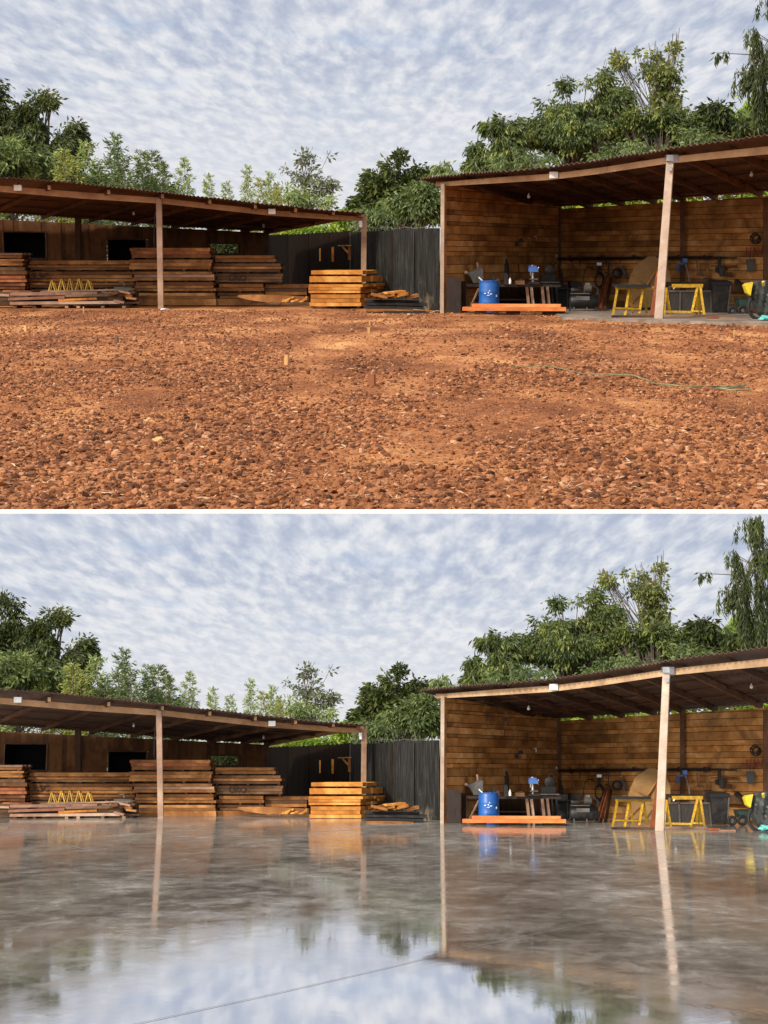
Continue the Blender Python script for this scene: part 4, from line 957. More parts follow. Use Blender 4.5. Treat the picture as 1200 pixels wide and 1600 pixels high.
    random.seed(3)
    rows = []; prof = [(1165, 446, 1212), (1168, 442, 1216), (1170, 455, 1220), (1173, 466, 1222), (1178, 476, 1224), (1184, 486, 1226), (1190, 493, 1228)]
    vs = []; fs = []; nx = 18; prof.sort(key=lambda q: q[1])
    K = 16
    for i in range(K):
        py = lerp(441, 495, i / (K - 1)); x0 = interp([(441, 1168), (446, 1165), (460, 1170), (476, 1177), (488, 1184), (496, 1192)], py)[0]
        for j in range(nx):
            t_ = j / (nx - 1); px = lerp(x0, 1228, t_); fold = .09 * noise.noise(Vector((px * .12, py * .05, 1))) + .05 * math.sin(px * .5 + py * .12)
            vs.append(P(V, px, py - 3 * math.sin(t_ * 3.1) * (i == 0), Y - .25 * math.sin(math.pi * min(1, t_ * 1.2)) + fold))
    nfr = len(vs); vs += [Vector((v.x + .02, v.y + .35 + .1 * (1 - (v.z)), v.z)) for v in vs]
    for i in range(K - 1):
        for j in range(nx - 1):
            a_ = i * nx + j; fs += [(a_, a_ + 1, a_ + nx + 1, a_ + nx), (a_ + nfr, a_ + nx + nfr, a_ + nx + 1 + nfr, a_ + 1 + nfr)]
    for i in range(K - 1): a_ = i * nx; fs.append((a_, a_ + nx, a_ + nx + nfr, a_ + nfr)); a_ += nx - 1; fs.append((a_, a_ + nfr, a_ + nx + nfr, a_ + nx))
    for j in range(nx - 1): fs.append((j, j + nfr, j + 1 + nfr, j + 1)); a_ = (K - 1) * nx + j; fs.append((a_, a_ + 1, a_ + 1 + nfr, a_ + nfr))
    b = MB(); b._add(vs, fs, .5, True); b.build('cover', M['tarp'], t)
    b = MB(); b.prism([P(V, x_, y_, Y - .28) for x_, y_ in ((1164, 446), (1168, 443), (1177, 441), (1175, 450), (1173, 462), (1168, 458))], (0, .3, 0)); b.build('yellow_fold', M['tarp_yellow'], t)
    b = MB(); c = G(V, 1189, Y - .1); b.ring(P(V, 1187, 479, Y - .05), .27, .04, 'y', 30, 8, sq=1.1); b.build('tyre', M['black'], t)
    b = MB(); b.bar(P(V, 1192, 440, Y - .4), P(V, 1193, 446, Y - .3), .05, .04, up=(0, 1, 0)); b.build('strap', M['tarp_yellow'], t)
    b = MB(); q = G(V, 1196, Y - .8); q.z += .055
    for k in range(5): b.box(q + Vector((jit(.12), jit(.05), .02 + k * .015)), (.22, .14, .03), rz=jit(.8), ry=jit(.3))
    tag(V, b.build('rag', M['teal'], None, q), 'crumpled teal rag on the floor under the wheelbarrow', 'rag')
    # dark coil high on rear wall
    t = thing(V, 'wire_coil', 'tangled dark wire coil hung high on rear wall', 'wire coil', W(1182, 372, .12)); random.seed(21)
    for k in range(5):
        b = MB(); b.ring(W(1181 + jit(2), 372 + jit(3), .08 + .02 * k), .12 + jit(.03), .014, 'y', 20, sq=1 + jit(.3)); b.build('wire_loop', M['black'], t)
    for (px, py, l_) in ((1128, 415, 9), (1142, 416, 8), (1118, 424, 5), (1094, 410, 6), (905, 415, 6)):
        pass
    for (nm, cat, tx, parts) in (
        ('hand_saw', 'saw', 'rusty hand saw hanging between reel and plywood sheet', (('saw_blade', 'grey', 972, 418, 979, 436, .10), ('handle', 'lum_brown', 970, 413, 973, 419, .07))),
        ('hammer', 'hammer', 'small hammer hanging left of the oval hose coil', (('handle', 'lum_brown', 922, 418, 923, 434, .03), ('hammer_head', 'blackmetal', 919, 418, 926, 418, .06))),
        ('long_clamp', 'clamp', 'long black clamp hanging left of the wall reel', (('clamp_bar', 'blackmetal', 951, 408, 950, 430, .035), ('jaw', 'blackmetal', 947, 411, 951, 411, .05), ('jaw', 'blackmetal', 946, 426, 950, 426, .05))),
        ('pry_bar', 'bar', 'rusty pry bar hanging in the corner left of hammer', (('shaft', 'lum_red', 893, 408, 899, 440, .03), ('claw', 'blackmetal', 890, 406, 894, 408, .05))),
        ('iron_square', 'square', 'iron square hanging right of the silver pole tool', (('long_arm', 'grey', 1089, 408, 1090, 428, .035), ('short_arm', 'grey', 1089, 428, 1099, 428.5, .035))),
        ('wood_mallet', 'mallet', 'brown mallet hanging left of the narrow tool shelf', (('handle', 'lum_brown', 1105, 418, 1105.5, 434, .035), ('mallet_head', 'lum_dark', 1101, 435, 1110, 435, .09))),
        ('hanging_bag', 'bag', 'dark sack hanging below the black power tool', (('sack', 'tarp', 1172, 405, 1173, 425, .24), ('strap', 'black', 1172, 396, 1172, 405, .02)))):
        t = thing(V, nm, tx, cat, W(parts[0][2], parts[0][3], .1))
        for (pn, mm, x0, y0, x1, y1, w_) in parts:
            b = MB(); b.bar(W(x0, y0, .1), W(x1, y1, .1 + .001), w_, .04, up=(0, 1, 0) if abs(y1 - y0) > abs(x1 - x0) else (0, 0, 1), w2=w_ * .7, h2=.035); b.build(pn, M[mm], t)
    b = MB(); b.bar(W(1112, 415.5, .08), W(1150, 415.5, .08), .08, .035)
    t = thing(V, 'tool_shelf', 'narrow shelf with dark hand tools on rear wall', 'shelf', W(1130, 416, .08)); b.build('shelf_board', M['lum_dark'], t)
    for (px, py0, py1, w_) in ((1124, 400, 428, .10), (1128, 416, 432, .16), (1140, 425, 433, .14), (1119, 418, 426, .07)):
        b = MB(); b.bar(W(px, py0, .09), W(px + .5, py1, .09), w_, .05, up=(0, 1, 0)); b.build('hand_tool', M['lum_dark'] if px == 1140 else M['blackmetal'], t)

# ------------------------------------------------------------------ vegetation
CACHE = {}
def np_mesh(name, V_, F_, rnd, m, smooth=False):
    me = bpy.data.meshes.new(name); nv, nf = len(V_), len(F_); k = F_.shape[1]
    me.vertices.add(nv); me.vertices.foreach_set('co', V_.astype(np.float32).ravel())
    me.loops.add(nf * k); me.loops.foreach_set('vertex_index', F_.astype(np.int32).ravel())
    me.polygons.add(nf); me.polygons.foreach_set('loop_start', np.arange(0, nf * k, k, dtype=np.int32))
    me.polygons.foreach_set('use_smooth', np.full(nf, smooth))
    me.update(calc_edges=True)
    a = me.attributes.new('rnd', 'FLOAT', 'FACE'); a.data.foreach_set('value', rnd.astype(np.float32))
    me.materials.append(m); return me
def unit(a): return a / np.maximum(1e-6, np.linalg.norm(a, axis=1, keepdims=True))
def leaves_mesh(name, C, D, L, Wd, rnd, m, seed=0):
    rg = np.random.RandomState(seed); n_ = len(C); D = unit(D)
    S_ = unit(np.cross(D, rg.normal(size=(n_, 3)))); Nn = np.cross(D, S_)
    L = L[:, None]; Wd = Wd[:, None]
    v = np.stack([C, C + D * L * .45 + S_ * Wd * .5 + Nn * Wd * .16, C + D * L - Nn * L * .10, C + D * L * .45 - S_ * Wd * .5 + Nn * Wd * .16], 1).reshape(-1, 3)
    b = np.arange(n_)[:, None] * 4
    f = np.concatenate([b + np.array([[0, 1, 2]]), b + np.array([[0, 2, 3]])], 0)
    return np_mesh(name, v, f, np.concatenate([rnd, rnd]), m)

def tree(V, key, kind, text, px, Y, crowns, leaf='mid', ncl=120, per=45, L=.26, Wr=.42, droop=.6, rc=.42, bark='bark', fill=.55, limb=.4, tr=.12, seed=1, group='trees behind the sheds', cat='tree', top_cl=()):
    """crowns: (px, py, rx, ry) in photograph pixels, at depth Y"""
    base = G(V, px, Y, 0)
    if key not in CACHE:
        rg = np.random.RandomState(seed); s = Y / F
        cr = [((cx - px) * s, (404 - cy) * s + 1.5, rx * s, ry * s) for cx, cy, rx, ry in crowns]
        wts = np.array([c[2] * c[3] for c in cr]); wts = wts / wts.sum()
        cen = []; rad = []
        while len(cen) < ncl:
            c = cr[rg.choice(len(cr), p=wts)]; q = unit(rg.normal(size=(1, 3)))[0] * rg.uniform(0, 1) ** (.45)
            pt = np.array([c[0] + q[0] * c[2], q[1] * max(.6, min(c[2], 2.2)), c[1] + q[2] * c[3]])
            if noise.noise(Vector(pt * .9) + Vector((seed, 0, 0))) < -.22 + (1 - fill) * .30: continue
            if noise.noise(Vector(pt * .45) + Vector((0, seed, 0))) < -.36: continue
            cen.append(pt); rad.append(rc * rg.uniform(.55, 1.25))
        cen = np.array(cen); rad = np.array(rad); ctr = np.array([0, 0, cr[0][1]])
        cnt = rg.poisson(per, ncl).clip(6); idx = np.repeat(np.arange(ncl), cnt); n_ = len(idx)
        off = rg.normal(size=(n_, 3)) * .55; off[:, 2] *= .8
        C = cen[idx] + off * rad[idx][:, None]
        D = unit(off) * .7 + unit(cen[idx] - ctr) * .35 + rg.normal(size=(n_, 3)) * .35; D[:, 2] -= droop
        LL = L * rg.uniform(.6, 1.3, n_)
        tone = (rg.uniform(0, 1, ncl) ** 1.2)[idx] * .6 + rg.uniform(0, 1, n_) * .4
        crown = leaves_mesh('crown', C, D, LL, LL * Wr, tone, LM[leaf], seed)
        b = MB(); topz = max(c[1] + c[3] * .3 for c in cr)
        rr = random.Random(seed); tx = sum(c[0] for c in cr) / len(cr)
        tp = [Vector((0, 0, -.1)), Vector((tx * .15 + rr.uniform(-.1, .1), .05, topz * .3)), Vector((tx * .4, 0, topz * .6)), Vector((tx * .7 + rr.uniform(-.2, .2), 0, topz * .80))]
        b.tube(tp, tr, tr * .2, 8)
        for i in range(0, ncl, max(1, int(1 / limb))):
            e = Vector(cen[i]); k = rr.uniform(.35, .85); st = tp[1].lerp(tp[3], k); 
            if e.z < st.z: st = tp[1].lerp(tp[3], k * .5)
            mid = st.lerp(e, .5) + Vector((rr.uniform(-.15, .15), rr.uniform(-.15, .15), rr.uniform(0, .3)))
            b.tube([st, mid, e, e.lerp(mid, -.25)], tr * .22, .010, 5, cap=False)
        o = b.build('trunk', M[bark]); tm = o.data; bpy.data.objects.remove(o)
        CACHE[key] = (crown, tm)
    crown, tm = CACHE[key]
    t = thing(V, kind, text, cat, base, group)
    for nm, me in (('crown', crown), ('trunk', tm)):
        o = bpy.data.objects.new(nm, me); COL.objects.link(o); o.parent = t
    return t

def bamboo_proto(var):
    key = 'bamboo' + str(var)
    if key in CACHE: return CACHE[key]
    rg = np.random.RandomState(40 + var); Ht = 6.0; C = []; D = []; LL = []; b = MB(); bend = rg.uniform(-.25, .25)
    ax = lambda z: np.array([bend * (z / Ht) ** 2, .1 * math.sin(z), z])
    b.tube([Vector(ax(z)) for z in np.linspace(0, Ht * .99, 9)], .045, .008, 6)
    z = 1.6
    while z < Ht:
        rem = (Ht - z); l_ = .16 + .36 * rem ** .62
        for k in range(4):
            a = rg.uniform(0, 6.28); dv = np.array([math.cos(a), math.sin(a), rg.uniform(.35, .8)]); p0 = ax(z); bl = l_ * rg.uniform(.7, 1.2)
            e = p0 + dv * bl + np.array([0, 0, -.20 * bl]); b.tube([Vector(p0), Vector((p0 + e) / 2 + np.array([0, 0, .07 * bl])), Vector(e)], .008, .003, 4, cap=False)
            m_ = int(10 + 15 * bl)
            tt = rg.uniform(.15, 1.05, m_)[:, None]; C.append(p0 + (e - p0) * tt + rg.normal(size=(m_, 3)) * .035)
            dd = np.tile(dv, (m_, 1)) * .9 + rg.normal(size=(m_, 3)) * .5; dd[:, 2] -= .55; D.append(dd); LL.append(rg.uniform(.13, .26, m_))
        z += rg.uniform(.12, .19)
    m_ = 14; C.append(ax(Ht) + rg.normal(size=(m_, 3)) * .04); dd = rg.normal(size=(m_, 3)) * .4; dd[:, 2] += .5; D.append(dd); LL.append(rg.uniform(.12, .2, m_))
    C = np.concatenate(C); D = np.concatenate(D); LL = np.concatenate(LL)
    names = ['bamboo', 'bamboo_dark', 'bamboo_yellow']
    out = []
    for nm in names:
        out.append(leaves_mesh('foliage', C, D, LL, LL * .26, rg.uniform(0, 1, len(C)), LM[nm], 3))
    o = b.build('culm', M['bark_pale']); culm = o.data; bpy.data.objects.remove(o)
    CACHE[key] = (out, culm, Ht); return CACHE[key]
def bamboo(V, px, top, Y, mi, var, text, wide=1.0):
    fol, culm, Ht = bamboo_proto(var); base = G(V, px, Y, 0); hgt = 1.5 + (404 - top) * Y / F
    t = thing(V, 'bamboo', text, 'bamboo', base, 'bamboo plumes above the left roof'); s = hgt / Ht
    for nm, me in (('foliage', fol[mi]), ('culm', culm)):
        o = bpy.data.objects.new(nm, me); COL.objects.link(o); o.parent = t; o.scale = (s * wide, s * wide, s)
    t.rotation_euler.z = px * .7

def weeping(V, key, px, Y, strands, text, seed=9):
    """strands: (px, top py, length px, spread)"""
    base = G(V, px, Y, 0)
    if key not in CACHE:
        rg = np.random.RandomState(seed); s = Y / F; C = []; D = []; LL = []; b = MB()
        topz = (404 - 20) * s + 1.5; tp = [Vector((.3, 0, 0)), Vector((.3, 0, topz * .5)), Vector((.45, 0, topz * .95))]; b.tube(tp, .16, .05, 8)
        tone = []
        for (sx, sy, ln, n_s) in strands:
            a = np.array([(sx - px) * s, 0, (404 - sy) * s + 1.5]); st = tp[1].lerp(tp[2], rg.uniform(.3, .95))
            mid = (Vector(a) + st) / 2 + Vector((0, 0, .5)); b.tube([st, mid, Vector(a)], .03, .012, 5, cap=False)
            for k in range(int(n_s * .85)):
                o_ = a + rg.normal(size=3) * np.array([.11, .2, .08]); lz = ln * s * rg.uniform(.5, 1.1)
                e = o_ + np.array([rg.normal() * .06, 0, -lz]); m_ = int(16 + 26 * lz); tt = rg.uniform(0, 1, m_)[:, None]
                b.tube([Vector(a), Vector(o_), Vector(e)], .006, .003, 4, cap=False)
                C.append(o_ + (e - o_) * tt + rg.normal(size=(m_, 3)) * .05); dd = rg.normal(size=(m_, 3)) * .32; dd[:, 2] -= 1.0; D.append(dd); LL.append(rg.uniform(.16, .34, m_)); tone.append(rg.uniform(0, .6) + rg.uniform(0, .4, m_))
        C = np.concatenate(C); D = np.concatenate(D); LL = np.concatenate(LL)
        crown = leaves_mesh('crown', C, D, LL, LL * .22, np.concatenate(tone), LM['dark'], 5)
        o = b.build('trunk', M['bark']); tm = o.data; bpy.data.objects.remove(o); CACHE[key] = (crown, tm)
    t = thing(V, 'weeping_tree', text, 'tree', base, 'trees behind the sheds')
    for nm, me in zip(('crown', 'trunk'), CACHE[key]):
        o = bpy.data.objects.new(nm, me); COL.objects.link(o); o.parent = t

def vegetation(V):
    # left
    tree(V, 'l1', 'broad_tree', 'tallest dark tree cut by left edge behind long shed', 5, 66, [(-5, 205, 26, 50), (10, 160, 8, 28), (-15, 155, 12, 22), (-20, 230, 35, 45), (26, 220, 20, 40)], 'dark', 260, 48, .24, .36, .7, .30, seed=11)
    tree(V, 'l2', 'broad_tree', 'dark tree with upright leafy tips left of the bamboo', 75, 65, [(46, 190, 9, 32), (68, 192, 10, 38), (86, 180, 8, 30), (60, 235, 42, 40), (98, 212, 16, 32), (125, 222, 18, 24), (95, 245, 42, 34)], 'dark', 360, 46, .23, .36, .7, .25, seed=12)
    tree(V, 'l3', 'broad_tree', 'olive shaded low tree between dark trees above left roof', 30, 61, [(15, 255, 50, 25), (70, 262, 30, 20), (-40, 260, 40, 30)], 'olive', 110, 55, .26, .3, .5, .36, seed=13)
    BB = [(-18, 225, 0, 0), (4, 245, 2, 1), (27, 225, 1, 2), (62, 264, 2, 1), (86, 262, 0, 2), (108, 244, 2, 0), (124, 256, 2, 1), (145, 231, 0, 2), (158, 266, 1, 0), (182, 221, 1, 1), (199, 250, 1, 2), (226, 246, 1, 1), (243, 246, 1, 0), (259, 260, 1, 2), (293, 256, 0, 0),
          (332, 279, 0, 1), (355, 291, 0, 2), (388, 267, 0, 1), (408, 286, 2, 0), (424, 276, 0, 2), (438, 292, 2, 1)]
    words = 'first second third fourth fifth sixth seventh eighth ninth tenth eleventh twelfth thirteenth fourteenth fifteenth sixteenth seventeenth eighteenth nineteenth twentieth twenty-first twenty-second twenty-third twenty-fourth'.split()
    tone = {0: 'pale', 1: 'dark', 2: 'yellow'}
    for k, (px, top, mi, var) in enumerate(BB):
        bamboo(V, px, top, (60 if px < 380 else 64.5) + (k * 37 % 5) * .6, mi, var, f'{tone[mi]} bamboo plume, {words[k]} from the left', (.86 if k % 2 else 1.05) if px < 270 else (.62 if k % 2 else .72))
    tree(V, 'l4', 'undergrowth_bush', 'low leafy undergrowth behind the left roof edge', 130, 62.5, [(20, 290, 60, 16), (100, 290, 50, 15), (170, 295, 50, 13), (240, 302, 40, 11)], 'olive', 130, 45, .24, .3, .4, .34, seed=14, cat='bush', group='bushes behind the sheds')
    tree(V, 'l5', 'undergrowth_bush', 'dark green bush seen through the small wall opening', 350, 60, [(350, 388, 45, 20)], 'dark', 70, 60, .16, .4, .3, .30, seed=15, cat='bush', group='bushes behind the sheds', limb=.1)
    # centre
    tree(V, 'c1', 'sparse_tree', 'thin open tree with few grey leaf tufts behind roof', 483, 67, [(424, 268, 8, 8), (445, 285, 14, 20), (478, 255, 16, 14), (505, 262, 18, 16), (485, 290, 34, 20), (518, 295, 12, 20)], 'grey', 62, 13, .20, .5, .3, .20, 'bark', .6, 1.0, .05, seed=21)
    tree(V, 'c2', 'round_tree', 'dense round dark tree left of the tall shed', 622, 62, [(626, 268, 24, 28), (590, 300, 28, 24), (648, 295, 24, 28), (566, 318, 16, 16), (615, 320, 55, 30)], 'dark', 230, 60, .22, .5, .3, .27, seed=22, fill=.85)
    tree(V, 'c3', 'olive_tree', 'grey olive tree touching the tall shed roof corner', 662, 59, [(665, 320, 28, 34), (640, 335, 40, 25), (600, 345, 45, 18)], 'olive', 190, 55, .24, .34, .7, .30, seed=23, fill=.9)
    tree(V, 'c4', 'lime_bush', 'lime green bush above fence beside the roof end', 560, 64.5, [(570, 345, 40, 14), (530, 355, 45, 10), (480, 365, 40, 10), (600, 348, 20, 14)], 'bright', 120, 50, .24, .35, .5, .28, seed=24, cat='bush', group='bushes behind the sheds')
    tree(V, 'c5', 'thin_tree', 'pale green thin tree right of the bamboo plumes', 450, 66, [(440, 305, 22, 12), (470, 312, 26, 10), (505, 318, 24, 8)], 'bamboo', 50, 26, .20, .3, .4, .26, seed=25)
    # right
    tree(V, 'r0', 'young_tree', 'slim young tree just right of tall shed corner', 690, 60, [(694, 262, 4, 10), (684, 268, 7, 8), (700, 272, 8, 8)], 'olive', 16, 36, .24, .3, 1.0, .18, seed=30)
    tree(V, 'r1', 'young_tree', 'two tipped young tree before the drooping foliage', 728, 60, [(719, 245, 4, 14), (739, 240, 4, 16), (730, 265, 22, 10), (745, 258, 12, 12)], 'mid', 46, 40, .28, .28, 1.0, .20, seed=31)
    tree(V, 'r2', 'drooping_tree', 'tree with drooping leaf sprays and thin tip above roof', 785, 60, [(762, 205, 7, 8), (777, 202, 8, 12), (803, 192, 3, 14), (793, 212, 10, 8), (785, 228, 20, 12), (790, 252, 38, 16), (762, 250, 18, 14)], 'mid', 170, 40, .27, .30, 1.0, .22, seed=32, fill=.85)
    tree(V, 'r3', 'broad_tree', 'biggest green tree with hanging leaves above tall shed', 885, 61, [(876, 148, 9, 14), (904, 150, 9, 16), (934, 138, 12, 14), (846, 166, 5, 8), (888, 182, 40, 20), (950, 175, 30, 30), (840, 215, 30, 22), (900, 220, 75, 28), (950, 220, 45, 26), (880, 205, 50, 30)], 'mid', 600, 50, .20, .40, .8, .25, seed=33, fill=.8)
    tree(V, 'r4', 'sparse_tree', 'tall airy tree with bare branches and yellowish leaves', 1020, 63, [(988, 92, 12, 9), (1015, 98, 14, 10), (1045, 92, 14, 9), (1062, 122, 14, 12), (1078, 138, 8, 10), (960, 112, 10, 8), (1020, 130, 40, 22), (1030, 165, 42, 22)], 'sparse', 200, 13, .20, .5, .3, .22, 'bark', .6, .6, .06, seed=34)
    tree(V, 'r5', 'broad_tree', 'green tree low before the tall airy tree', 1020, 60, [(985, 208, 30, 26), (1035, 200, 30, 20), (1080, 205, 20, 16), (1060, 222, 60, 14)], 'mid', 300, 50, .19, .42, .8, .25, seed=35, fill=.85)
    tree(V, 'r6', 'bright_tree', 'bright green tree behind the weeping dark tree', 1150, 61, [(1135, 150, 9, 24), (1160, 190, 30, 22), (1120, 190, 14, 14), (1195, 190, 18, 30)], 'bright', 80, 40, .30, .25, 1.2, .28, seed=36)
    tree(V, 'r7', 'broad_tree', 'dark low tree right of the airy tree', 1120, 60, [(1105, 190, 18, 14), (1150, 205, 40, 14), (1190, 200, 30, 14)], 'dark', 110, 50, .28, .4, .9, .28, seed=37)
    tree(V, 'r8', 'undergrowth_bush', 'yellow green bushes glimpsed under the tall shed roof', 1040, 56, [(890, 320, 50, 40), (980, 315, 60, 45), (1080, 305, 60, 50), (1180, 295, 70, 60)], 'bright', 200, 50, .26, .4, .4, .40, seed=38, cat='bush', group='bushes behind the sheds', fill=.9, limb=.1)
    tree(V, 'r9', 'undergrowth_bush', 'long low foliage just above the tall shed roof line', 940, 58.5, [(740, 285, 60, 22), (820, 270, 70, 24), (900, 258, 70, 24), (1000, 248, 70, 24), (1100, 232, 70, 22), (1180, 220, 50, 22)], 'olive', 120, 40, .20, .42, .8, .26, seed=39, cat='bush', group='bushes behind the sheds', fill=.7, limb=.1)
    weeping(V, 'w1', 1200, 58, [(1192, 12, 45, 10), (1203, 10, 60, 10), (1196, 30, 40, 8), (1162, 65, 22, 6), (1172, 75, 30, 8), (1112, 98, 14, 4), (1178, 95, 45, 10), (1196, 70, 40, 8), (1150, 120, 45, 9), (1165, 115, 60, 10), (1180, 125, 70, 12), (1200, 110, 70, 12), (1190, 150, 60, 12), (1170, 150, 60, 10), (1210, 60, 60, 10), (1215, 120, 80, 10)], 'dark weeping tree with hanging branches at right edge')

# ------------------------------------------------------------------ ground of the gravel yard
def gz(x, y):
    z = .075 * noise.noise(Vector((x * .35, y * .18, 0))) + .040 * noise.noise(Vector((x * 1.3, y * .6, 5))) + .014 * noise.noise(Vector((x * 4, y * 2.2, 9)))
    k = min(1, max(0, (y - 9.3) / 1.5)) * (1 - min(1, max(0, (y - 38) / 8)) * .7)
    return z * k - .012
Y0 = 1.5 * F / 393.5 / 1.0
def gravel_ground(V):
    Yn = P(V, 600, 797, 1.0); t = 1.5 / (1.5 - Yn.z); Y0 = t      # depth of the front edge of the gravel
    V.Y0 = Y0
    ys = [Y0]
    while ys[-1] < 60: ys.append(ys[-1] + .035 * (ys[-1] / 9.0) ** 1.25)
    ys += [80, 110, 160, 300, 600]
    ts = list(np.linspace(-1, 1, 240)); vs = []; cols = len(ts) + 4
    for y in ys:
        for t_ in [-60, -1.6] + ts + [1.6, 60]:
            x_ = t_ * .275 * min(y, 60) if abs(t_) < 10 else math.copysign(260, t_)
            vs.append((x_, y, gz(x_, y)))
    nr = len(ys)
    A_ = np.array(vs); i, j = np.meshgrid(np.arange(nr - 1), np.arange(cols - 1), indexing='ij'); a = (i * cols + j).ravel()
    Fq = np.stack([a, a + 1, a + cols + 1, a + cols], 1)
    me = np_mesh('ground', A_, Fq, np.full(len(Fq), .5), M['soil'], True)
    o = bpy.data.objects.new('ground', me); COL.objects.link(o); setting(V, o)
    b = MB(); top = .004; bot = P(V, 600, 802.2, Y0 - .04).z
    b.hexa([(-60, Y0 - .05, bot), (60, Y0 - .05, bot), (60, Y0, bot), (-60, Y0, bot), (-60, Y0 - .05, top), (60, Y0 - .05, top), (60, Y0, top), (-60, Y0, top)], .5)
    o = b.build('kerb', M['kerb']); setting(V, o)
    # stones
    rg = np.random.RandomState(4)
    def ico(sub):
        bm = bmesh.new(); bmesh.ops.create_icosphere(bm, subdivisions=sub, radius=1); v = np.array([q.co[:] for q in bm.verts]); f = np.array([[w_.index for w_ in q.verts] for q in bm.faces]); bm.free(); return v, f
    def scatter(name, n_, ya, yb, sub, smin, smax, power, flat, even=False):
        v, f = ico(sub); pts = []
        while len(pts) < n_:
            y = ya + (yb - ya) * rg.uniform() ** power; x_ = rg.uniform(-1, 1) * .268 * y
            d_ = noise.noise(Vector((x_ * .55, y * .22, 7))) + .5 * noise.noise(Vector((x_ * 1.7, y * .7, 2)))
            # fewer stones on the trodden patch low in the middle, more to the left
            bias = .30 if x_ < -.06 * y else (-.08 if x_ < .1 * y else .10)
            if y > 15: bias -= .1
            if not even and d_ + bias < rg.uniform(-.40, .22): continue
            s_ = smin * (smax / smin) ** (rg.uniform() ** 2.0)
            pts.append((x_, y, gz(x_, y), s_))
        pts = np.array(pts); k = len(pts); nv = len(v)
        lob = rg.normal(size=(k, 5, 3)); sh = 1 + .13 * np.sin(2.2 * np.einsum('vc,klc->kvl', v, lob) + rg.uniform(0, 6, (k, 1, 5))).sum(2, keepdims=True)
        sh = v[None] * sh.clip(.55, 1.5) * (1 + .13 * rg.normal(size=(k, nv, 1)).clip(-1.5, 1.5))
        sc = np.stack([pts[:, 3] * rg.uniform(.8, 1.35, k), pts[:, 3] * rg.uniform(.7, 1.1, k), pts[:, 3] * rg.uniform(*flat, k)], 1)
        sh = sh * sc[:, None]
        a = rg.uniform(0, 6.28, k); tl = rg.normal(size=k) * .35; ct, st = np.cos(tl), np.sin(tl)
        x2 = sh[..., 0] * ct[:, None] - sh[..., 2] * st[:, None]; z2 = sh[..., 0] * st[:, None] + sh[..., 2] * ct[:, None]; y2 = sh[..., 1]
        ca, sa = np.cos(a)[:, None], np.sin(a)[:, None]
        out = np.stack([x2 * ca - y2 * sa + pts[:, 0:1], x2 * sa + y2 * ca + pts[:, 1:2], z2 + pts[:, 2:3] + (sc[:, 2] * rg.uniform(.0, .6, k))[:, None]], -1).reshape(-1, 3)
        keep = None
        out[:, 1] = np.maximum(out[:, 1], Y0 + .001); out[:, 2] = np.maximum(out[:, 2], -.014 + (out[:, 1] > Y0 + .6) * -1.0)
        fa = (f[None] + (np.arange(k) * nv)[:, None, None]).reshape(-1, 3)
        me = np_mesh(name, out, fa, np.repeat(rg.beta(1.9, 1.9, k), len(f)), M['stone'], False)
        o = bpy.data.objects.new(name, me); COL.objects.link(o); setting(V, o, 'stuff')
    scatter('gravel', 12000, Y0 + .02, 12.5, 1, .008, .040, 1.1, (.42, .72))
    scatter('gravel', 24000, 12.3, 21, 1, .009, .038, 1.1, (.42, .7))
    scatter('gravel', 22000, 20, 46, 1, .013, .045, 1.15, (.4, .7))
    scatter('gravel', 26000, Y0 + .05, 20, 1, .005, .015, 1.1, (.5, .9), True)
    scatter('gravel', 14000, 19, 44, 1, .009, .022, 1.1, (.5, .8), True)
    # chips and straw
    n_ = 4200; y = Y0 + .3 + 34 * rg.uniform(size=n_) ** 1.6; x_ = rg.uniform(-1, 1, n_) * .27 * y; z_ = np.array([gz(a, b_) for a, b_ in zip(x_, y)]) + .025
    C = np.stack([x_, y, z_], 1); D = rg.normal(size=(n_, 3)); D[:, 2] *= .25; L_ = rg.uniform(.02, .085, n_)
    me = leaves_mesh('wood_chips', C, D, L_, L_ * .22, rg.uniform(0, 1, n_), M['straw'], 8)
    o = bpy.data.objects.new('wood_chips', me); COL.objects.link(o); setting(V, o, 'stuff')
    def gnd(px, py):     # soil point under a pixel
        q = P(V, px, py, 1.0); t_ = 1.5 / (1.5 - q.z); x__, y_ = q.x * t_, t_
        return Vector((x__, y_, gz(x__, y_)))
    # stakes
    SK = [(183, 539, 3.2, 13, 'stake_dark', 'dark square stake stub near the left post'), (447, 569, 4.2, 15, 'stake', 'nearest yellow stake left of brown stub'), (581, 600, 7, 17, 'peg_brown', 'thick brown stub in the middle of gravel'),
          (577, 524, 3, 10, 'stake', 'yellow stake beyond the thick brown stub'), (767, 518, 2.6, 8, 'stake', 'yellow stake before the orange timbers'), (1147, 524, 2.6, 9, 'stake', 'pale stake before the garden cart'), (1025, 533, 1.4, 12, 'stake', 'very thin stick stake before the pale post'),
          (578, 508, 1.2, 8, 'stake', 'thin stick stake below the golden lumber'), (40, 514, 3.4, 8, 'stake', 'yellow stake at far left of gravel'), (732, 503, 2, 5, 'stake', 'tiny stake near the corner post'), (131, 489, 1.4, 10, 'stake', 'thin stick near the loose plank pile')]
    for (px, py, w_, h_, m_, tx) in SK:
        c = gnd(px, py); s_ = c.y / F; b = MB(); b.bar(c - Vector((0, 0, .06)), c + Vector((jit(.01), 0, h_ * s_)), w_ * 1.5 * s_, w_ * 1.3 * s_, up=(.3, 1, 0), w2=w_ * 1.35 * s_)
        if m_ == 'peg_brown':
            b.hexa([c + Vector(q) * s_ * 1.0 for q in ((2, -4, h_), (6, -4, h_), (6, 4, h_), (2, 4, h_), (3, -4, h_ + 7), (5.5, -4, h_ + 6), (5.5, 4, h_ + 6), (3, 4, h_ + 7))], .3)
        tag(V, b.build('stake', M[m_], None, c), tx, 'stake', 'marker stakes')
